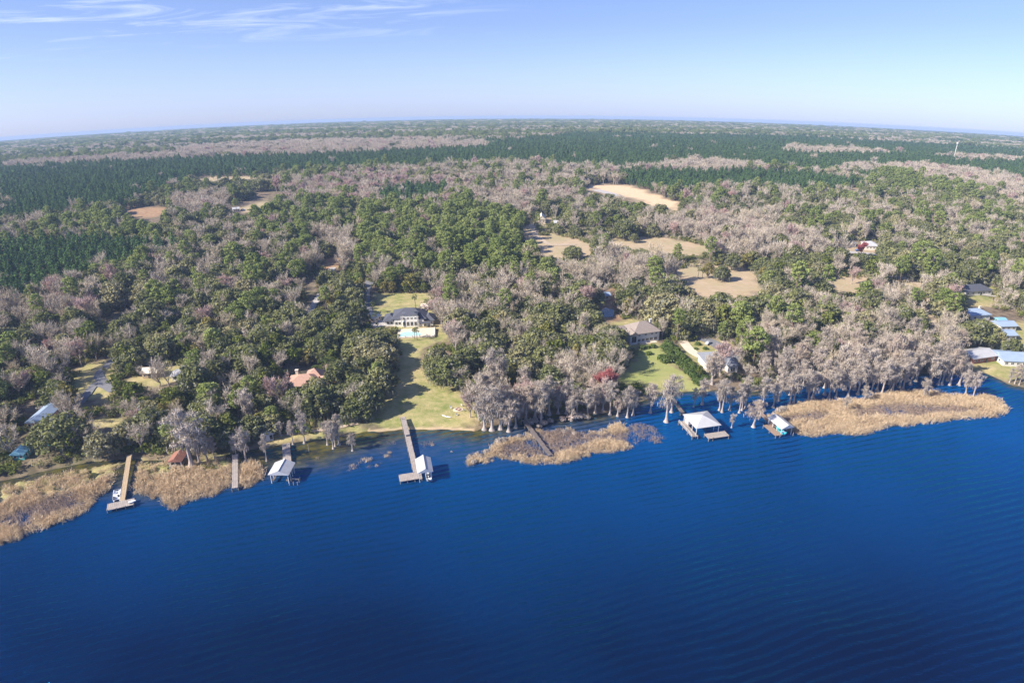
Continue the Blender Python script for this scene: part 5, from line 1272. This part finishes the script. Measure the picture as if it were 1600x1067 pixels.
# A: left dock of new planks with a square end platform
e, L = dock('narrow dock of orange new planks on the left, ending in a grey platform', (191, 782), (203, 714), 1.7, 'fresh_wood')
deck_box(e, -4.6, 4.0, -4.2, -.1, 1.3, 'deck_wood', 'platform')
for x in (-4.4, -1.6, 1.2, 3.8):
    for y in (-4.0, -.3): piling(e, x, y, 1.5)
# pontoon boat moored in the angle
a = P(183, 783); pb = empty('pontoon_boat', (a.x, a.y, a.z), e.rotation_euler[2] + .02, label='white pontoon boat with dark seats moored beside the orange plank dock', cat='boat')
for s in (-.95, .95):
    b = MB(); b.path([(s, -.1, .18), (s, .3, .25), (s, 5.2, .25), (s, 6.0, .35)], [.1, .33, .33, .08], 9); b.build('pontoon', 'steel', pb, True)
b = MB(); b.box((0, 2.9, .62), (2.5, 5.6, .14)); b.build('deck', 'boat_white', pb)
b = MB()
for (x0, y0, x1, y1) in ((-1.2, .2, -1.2, 5.5), (1.2, .2, 1.2, 5.5), (-1.2, 5.5, 1.2, 5.5), (-1.2, .2, 1.2, .2)):
    b.tube((x0, y0, 1.5), (x1, y1, 1.5), .04, .04, 5); b.tube((x0, y0, 1.1), (x1, y1, 1.1), .03, .03, 5)
for y in (.2, 1.9, 3.7, 5.5):
    for x in (-1.2, 1.2): b.tube((x, y, .7), (x, y, 1.5), .04, .04, 5)
b.build('rail', 'boat_white', pb)
for x, y, dx_, dy_ in ((-.75, 4.6, .7, 1.4), (.75, 4.6, .7, 1.4), (-.75, 1.0, .8, 1.3), (.75, 2.6, .7, .8)):
    b = MB(); b.box((x, y, .93), (dx_, dy_, .45)); b.box((x + (-.3 if x < 0 else .3), y, 1.25), (.16, dy_, .5)); b.build('seat', 'boat_white' if y > 2 else 'dark_cloth', pb)
b = MB(); b.box((.6, 1.6, 1.1), (.6, .4, .8)); b.box((.6, 1.5, 1.6), (.5, .1, .3)); b.build('console', 'dark_cloth', pb)
# covered jet boat upside on the platform corner
a = P(201, 786, 1.35); wb = empty('rowing_boat', (a.x, a.y, a.z), e.rotation_euler[2] - 1.5, label='small white boat lying on the grey end platform of the left dock', cat='boat')
vs, fs = boat_hull(2.4, 1.1, .5); b = MB(); b.add(vs, fs); b.build('hull', 'boat_white', wb); b = MB(); b.box((0, 1.2, .45), (1.0, .3, .06)); b.box((0, 1.7, .45), (.7, .2, .06)); b.build('thwart', 'boat_white', wb)

# B: dark dock through the left reeds
dock('dark weathered dock reaching through the left reed bed', (367, 762), (368, 712), 2.1, 'deck_wood', 1.5, post_up=.15)
# red roofed boathouse
loc, rz, w = frame2((265, 732), (285, 731))
rh = empty('red_roofed_boathouse', loc, rz, label='small boathouse with a rusty red roof at the edge of the left reeds', cat='boathouse')
deck_box(rh, -w / 2, w / 2, 0, 6.5, .75, 'deck_wood')
rb = MB(); roof_into(rb, -w / 2 + .1, w / 2 - .1, .3, 6.2, 3.0, 1.3, .4, 'y', True, .1); rb.build('roof', 'rust_metal', rh)
b = MB(); b.box((0, 6.0, 1.8), (w - .4, .12, 2.2)); b.box((-w / 2 + .3, 3.5, 1.8), (.12, 5.0, 2.2)); b.build('wall', 'white_paint', rh)
for x in (-w / 2 + .2, 0, w / 2 - .2):
    for y in (.2, 6.3): b = MB(); b.box((x, y, .9), (.16, .16, 4.4)); b.build('post', 'white_paint', rh)

def boathouse(label, pl, pr, depth, z_eave, rise, roofm, ridge, gable, deckm='deck_wood', z=1.25, floor='frame'):
    loc, rz, w = frame2(pl, pr); e = empty('boathouse', loc, rz, label=label, cat='boathouse'); w2 = w / 2
    rb = MB(); roof_into(rb, -w2 + .5, w2 - .5, .5, depth - .5, z_eave, rise, .7, ridge, gable, .14); ro = rb.build('roof', roofm, e)
    if gable:
        g = MB(); gable_ends(g, -w2 + .5, w2 - .5, .5, depth - .5, z_eave + .05, rise, ridge); g.build('gable_board', 'white_paint', e)
    b = MB()
    for y in (.5, depth - .5): b.box((0, y, z_eave - .32), (w - 1, .16, .26))
    for x in (-w2 + .5, w2 - .5): b.box((x, depth / 2, z_eave - .33), (.15, depth - 1, .24))
    b.build('eave_beam', 'white_paint', e)
    for x in (-w2 + .5, w2 - .5):
        for k in range(4):
            y = .5 + (depth - 1) * k / 3; b = MB(); b.box((x, y, (z_eave - .46) / 2 - 1), (.22, .22, z_eave - .46 + 2)); b.build('post', 'white_paint', e)
    return e, w
# C: white gable boathouse with its walk
bc, w = boathouse('white gabled boathouse with a low side frame, second from the left shore docks', (422, 756), (453, 756), 7.6, 4.2, 1.7, 'white_metal', 'y', True)
for x in (-w / 2 + 1.1, w / 2 - 1.1): deck_box(bc, x - .45, x + .45, .4, 7.4, 1.2, 'dark_wood', 'catwalk')
deck_box(bc, w / 2 + .1, w / 2 + 3.4, 1.2, 2.1, 1.2, 'deck_wood', 'side_walk')
for x, y in ((w / 2 + .2, 1.2), (w / 2 + .2, 2.2), (w / 2 + 3.2, 1.1), (w / 2 + 3.2, 2.2), (w / 2 + 1.7, -.8), (w / 2 + 3.2, -.8), (w / 2 + .2, -.8)): piling(bc, x, y, 1.7)
dock('weathered walk from shore to the left white boathouse', (449, 722), (447, 694), 3.0, 'deck_wood')
# D: the longest dock, platform and gabled boathouse
dd, L = dock('longest dock, pale grey planks running out from the main lawn', (650, 737), (630, 655), 2.1, 'deck_wood', 1.3)
deck_box(dd, -6.6, 1.8, -4.6, -.1, 1.3, 'deck_wood', 'platform')
for x in (-6.4, -3.7, -1.0, 1.6):
    for y in (-4.4, -.4): piling(dd, x, y, 1.45)
b = MB(); b.box((.2, L * .62, 1.55), (1.6, .7, .45)); b.build('bench', 'dark_cloth', dd)
bd, w = boathouse('gabled grey-white boathouse at the end of the longest dock', (654, 755), (677, 752), 9.0, 4.6, 1.5, 'white_metal', 'y', True)
deck_box(bd, -w / 2 + .6, -w / 2 + 1.5, .6, 8.4, 1.25, 'deck_wood', 'catwalk')
a = P(668, 757, .5); mb_ = empty('motorboat', (a.x + .3, a.y + 2.0, a.z), bd.rotation_euler[2], label='white motorboat on its lift under the gabled boathouse of the longest dock', cat='boat')
vs, fs = boat_hull(6.0, 2.0, 1.0); b = MB(); b.add(vs, fs); b.build('hull', 'boat_white', mb_); b = MB(); b.box((0, 2.6, 1.15), (1.5, .12, .5), rx=-.4); b.build('windscreen', 'glass', mb_); b = MB(); b.box((-.45, 1.6, .9), (.5, .6, .6)); b.box((.45, 1.6, .9), (.5, .6, .6)); b.build('seat', 'dark_cloth', mb_)
b = MB(); b.box((0, -.25, .6), (.4, .5, 1.0)); b.build('outboard_motor', 'black_rubber', mb_)
# E: weathered dock in the middle reeds, in two lengths
dock('weathered dock slanting through the middle reed bed', (860, 711), (818, 658), 1.9, 'dark_wood', 1.3, post_up=.15)
# F: hip roofed boathouse with platform
bf_, w = boathouse('large white hip-roofed boathouse standing on its own deck off the right lawn', (1086, 685), (1124, 680), 11.5, 5.0, 2.3, 'white_metal', 'x', False)
deck_box(bf_, -w / 2 - 1.8, -w / 2 + 1.0, -.6, 12, 1.4, 'deck_wood')
deck_box(bf_, -w / 2 + 1.1, w / 2, 8.5, 12, 1.4, 'deck_wood', 'rear_deck')
deck_box(bf_, -w / 2 + 4.0, w / 2 + 2.4, -3.6, .3, 1.5, 'deck_wood', 'platform')
for x, y in ((-w / 2 - 1.7, -.5), (-w / 2 - 1.7, 3.6), (-w / 2 - 1.7, 7.7), (-w / 2 - 1.7, 11.8), (-w / 2 + .9, -.5), (-w / 2 + 4.2, -3.4), (0.6, -3.4), (w / 2 + 2.2, -3.4), (w / 2 + 2.2, 0), (-w / 2 + 4.2, .1)): piling(bf_, x, y, 1.9)
for y in np.linspace(0, 11.5, 6):
    b = MB(); b.box((-w / 2 - 1.7, y, 1.95), (.1, .1, 1.0)); b.build('rail_post', 'white_paint', bf_)
b = MB(); b.box((-w / 2 - 1.7, 5.75, 2.47), (.12, 11.6, .08)); b.build('rail', 'white_paint', bf_)
b = MB(); b.box((-w / 2 + 2.4, 9.8, 2.7), (3, 2.2, 2.4)); b.build('locker', 'white_paint', bf_)
dock('dark dock running from the right lawn to the hip-roofed boathouse', (1078, 660), (1050, 624), 1.8, 'dark_wood', 1.3)
# G: small gabled boathouse with teal boat by the right reeds
bg, w = boathouse('small white gabled boathouse with a teal boat by the right reeds', (1219, 683), (1238, 680), 9.5, 4.0, 1.4, 'white_metal', 'y', True)
deck_box(bg, -w / 2 - 2.6, -w / 2 + .7, -.3, 8.5, 1.3, 'brown_wood')
for x, y in ((-w / 2 - 2.5, -.2), (-w / 2 - 2.5, 4), (-w / 2 - 2.5, 8.3), (-w / 2 - .5, -.2), (w / 2, -.4)): piling(bg, x, y, 1.6)
a = P(1229, 684, .8); tb = empty('teal_boat', (a.x - .2, a.y + 2.0, a.z), bg.rotation_euler[2], label='teal and white boat lifted under the small gabled boathouse', cat='boat')
vs, fs = boat_hull(6.0, 2.1, 1.2); b = MB(); b.add(vs, fs); b.build('hull', 'boat_teal', tb); b = MB(); b.box((0, 2.4, 1.3), (1.5, .12, .5), rx=-.4); b.build('windscreen', 'glass', tb)
b = MB(); b.box((0, .9, 1.15), (1.6, .5, .4)); b.build('seat', 'boat_white', tb)
dock('brown dock from the cypresses to the small gabled boathouse', (1208, 666), (1184, 641), 1.8, 'brown_wood', 1.3)
# kayak, fire pit, chairs on the main lawn
a = P(697, 654); kz = a.z + 1.15
ky = empty('kayak', (a.x - 1.8, a.y + .6, kz), -2.0, label='white kayak lying on the main lawn near the shore', cat='kayak')
vs, fs = [], []
for i in range(13):
    f = i / 12; w_ = .42 * math.sin(math.pi * f) ** .7 + .01; y = 4.4 * f; k = .3 + .1 * abs(f - .5)
    vs += [(0, y, .0 + .1 * abs(f - .5) * 2), (w_, y, .2), (0, y, k + .08), (-w_, y, .2)]
for i in range(12):
    for j in range(4): fs.append((i * 4 + j, i * 4 + (j + 1) % 4, (i + 1) * 4 + (j + 1) % 4, (i + 1) * 4 + j))
b = MB(); b.add(vs, fs); b.build('hull', 'boat_white', ky, True); b = MB(); b.box((0, 2.1, .42), (.4, .9, .06)); b.build('cockpit', 'dark_cloth', ky)
a = P(716, 643); fp = empty('fire_pit', (a.x, a.y, a.z + .95), .2, label='round pale stone fire pit with rubble on the main lawn', cat='fire pit')
b = MB(); b.prism([(2.3 * math.cos(t), 1.7 * math.sin(t)) for t in np.linspace(0, 2 * math.pi, 14)[:-1]], 0, .2); b.build('stone_pad', 'stone_deck', fp)
for i in range(9):
    t = i * .7; b = MB(); b.box((1.0 * math.cos(t), 1.0 * math.sin(t), .4), (.5, .35, .45), rz=t); b.build('stone', 'brick' if i % 3 else 'concrete', fp)
for k, (px, py, ang_) in enumerate(((705, 641, .5), (722, 637, 2.6), (725, 645, 3.5), (714, 652, 1.2))):
    a = P(px, py); ch = empty('lawn_chair', (a.x, a.y, a.z + 1.0), ang_, label=['white lawn chair left of the fire pit', 'white lawn chair behind the fire pit', 'white lawn chair right of the fire pit', 'white lawn chair in front of the fire pit'][k], cat='chair', group='chairs round the fire pit')
    b = MB(); b.box((0, 0, .42), (.7, .7, .08)); b.build('seat', 'white_paint', ch); b = MB(); b.box((0, .36, .8), (.7, .08, .8), rx=-.25); b.build('backrest', 'white_paint', ch)
    for sx in (-.3, .3):
        for sy in (-.3, .3): b = MB(); b.box((sx, sy, .19), (.08, .08, .4)); b.build('leg', 'white_paint', ch)
# lone mooring posts
for px, py, lb in ((483, 706, 'lone grey post standing in shallow water left of the cypress clump'), (629, 663, 'thin grey post beside the shore end of the longest dock')):
    a = P(px, py); b = MB(); b.tube((0, 0, -1.5), (0, 0, 3.4), .16, .13, 7); b.tube((0, 0, 3.4), (0, 0, 3.55), .2, .1, 7)
    o = b.build('mooring_post', 'piling_wood'); o.location = a; tag(o, lb, 'post')

# ------------------------------------------------------------------ cars and the far mast
def car(label, px, py, rz, m, L=4.7, hgt=1.6):
    a = P(px, py); e = empty('parked_car', (a.x, a.y, a.z + 1.1), rz, label=label, cat='car', group='parked cars near the houses')
    pr = [(-L / 2, .35), (-L / 2, .85), (-L * .36, .95), (-L * .24, hgt * .92), (L * .12, hgt * .95), (L * .26, .98), (L * .47, .82), (L / 2, .35)]
    vs = [(x, s * (.9 if z < 1.1 else .72), z) for s in (-1, 1) for x, z in pr]; n_ = len(pr)
    fs = [tuple(range(n_)), tuple(range(n_, 2 * n_))[::-1]] + [(i, i + n_, (i + 1) % n_ + n_, (i + 1) % n_) for i in range(n_)]
    b = MB(); b.add(vs, fs); b.build('body', m, e)
    b = MB(); b.box((-L * .05, 0, hgt * .79), (L * .36, 1.62, .34)); b.build('window', 'glass', e)
    for x in (-L * .31, L * .31):
        for s in (-1, 1): b = MB(); b.tube((x, s * .78, .34), (x, s * .93, .34), .34, .34, 10); b.build('wheel', 'black_rubber', e)
for c_ in (('silver car parked by the dirt road end on the right', 1436, 508, .3, 'car_silver'), ('white van parked nearest the dirt road end on the right', 1447, 510, .2, 'car_white'),
           ('white car in shade on the lane left of the pool house', 464, 505, .1, 'car_white'), ('blue car beside the white hamlet house', 1340, 394, .1, 'car_blue'),
           ('silver car parked on the driveway of the hedge house', 1106, 540, .8, 'car_silver'), ('white car on the far left track', 380, 330, .2, 'car_white'), ('white car parked at the low dark-roofed white house', 1500, 459, .3, 'car_white')): car(*c_)
a = P(1488, 256); tw = empty('water_tower', (a.x, a.y, a.z), 0, label='tall slender white water tower above the far right pine woods', cat='tower')
b = MB(); b.tube((0, 0, -2), (0, 0, 3), 1.2, .7, 12, False); b.tube((0, 0, 3), (0, 0, 38), .7, 0.45, 12); b.build('shaft', 'white_paint', tw, True)
b = MB(); b.tube((0, 0, 37.5), (0, 0, 39), 0.9, 1.9, 14, False); b.tube((0, 0, 39), (0, 0, 40.6), 1.9, 1.9, 14, False); b.tube((0, 0, 40.6), (0, 0, 41.8), 1.9, .5, 14); b.build('tank', 'white_paint', tw, True)

# ridge caps on the metal boathouse roofs
for e_, w_, d_, ze, rs_ in ((bc, 0, 7.6, 4.2, 1.7), (bd, 0, 9.0, 4.6, 1.5), (bg, 0, 9.5, 4.0, 1.4)):
    roof = [c for c in e_.children if c.name.startswith('roof')][0]
    xw = max(v.co.x for v in roof.data.vertices); ymin = min(v.co.y for v in roof.data.vertices); ymax = max(v.co.y for v in roof.data.vertices)
    m_ = MB()
    m_.box((0, (ymin + ymax) / 2, ze + rs_ + .05), (.5, ymax - ymin, .08))
    m_.build('ridge_cap', 'white_paint', roof)

# ------------------------------------------------------------------ haze: a closed body of even air lying over the round ground, camera inside
hv, hf, hn = [], [], 72
hr = [0.0, 80.0, 300.0, 800.0, 1500.0, 2500.0, 4000.0, 6000.0, 9000.0, 11500.0, 13500.0]
for r_ in hr[1:]:
    hv += [(r_ * math.cos(2 * math.pi * i / hn), r_ * math.sin(2 * math.pi * i / hn), max(42.0, 168.0 - r_ * 0.03) - drop(r_)) for i in range(hn)]
nb = len(hr) - 1
hv += [(13500 * math.cos(2 * math.pi * i / hn), 13500 * math.sin(2 * math.pi * i / hn), -drop(13500) - 20) for i in range(hn)]
hv += [(0, 0, 168.0), (0, 0, -drop(13500) - 20)]
for j in range(nb):
    hf += [(j * hn + i, (j + 1) * hn + i, (j + 1) * hn + (i + 1) % hn, j * hn + (i + 1) % hn) for i in range(hn)]
hf += [(len(hv) - 2, i, (i + 1) % hn) for i in range(hn)] + [(len(hv) - 1, nb * hn + (i + 1) % hn, nb * hn + i) for i in range(hn)]
hz = MB(); hz.add(hv, hf)
m, nt, out = mat('haze'); q = NT(nt)
pv = q.n('ShaderNodeVolumePrincipled'); pv.inputs['Density'].default_value = 0.00011; pv.inputs['Color'].default_value = (0.48, 0.68, 1.0, 1); pv.inputs['Anisotropy'].default_value = 0.0
q.l(pv.outputs[0], out.inputs['Volume'])
tag(hz.build('haze', m), kind='stuff')
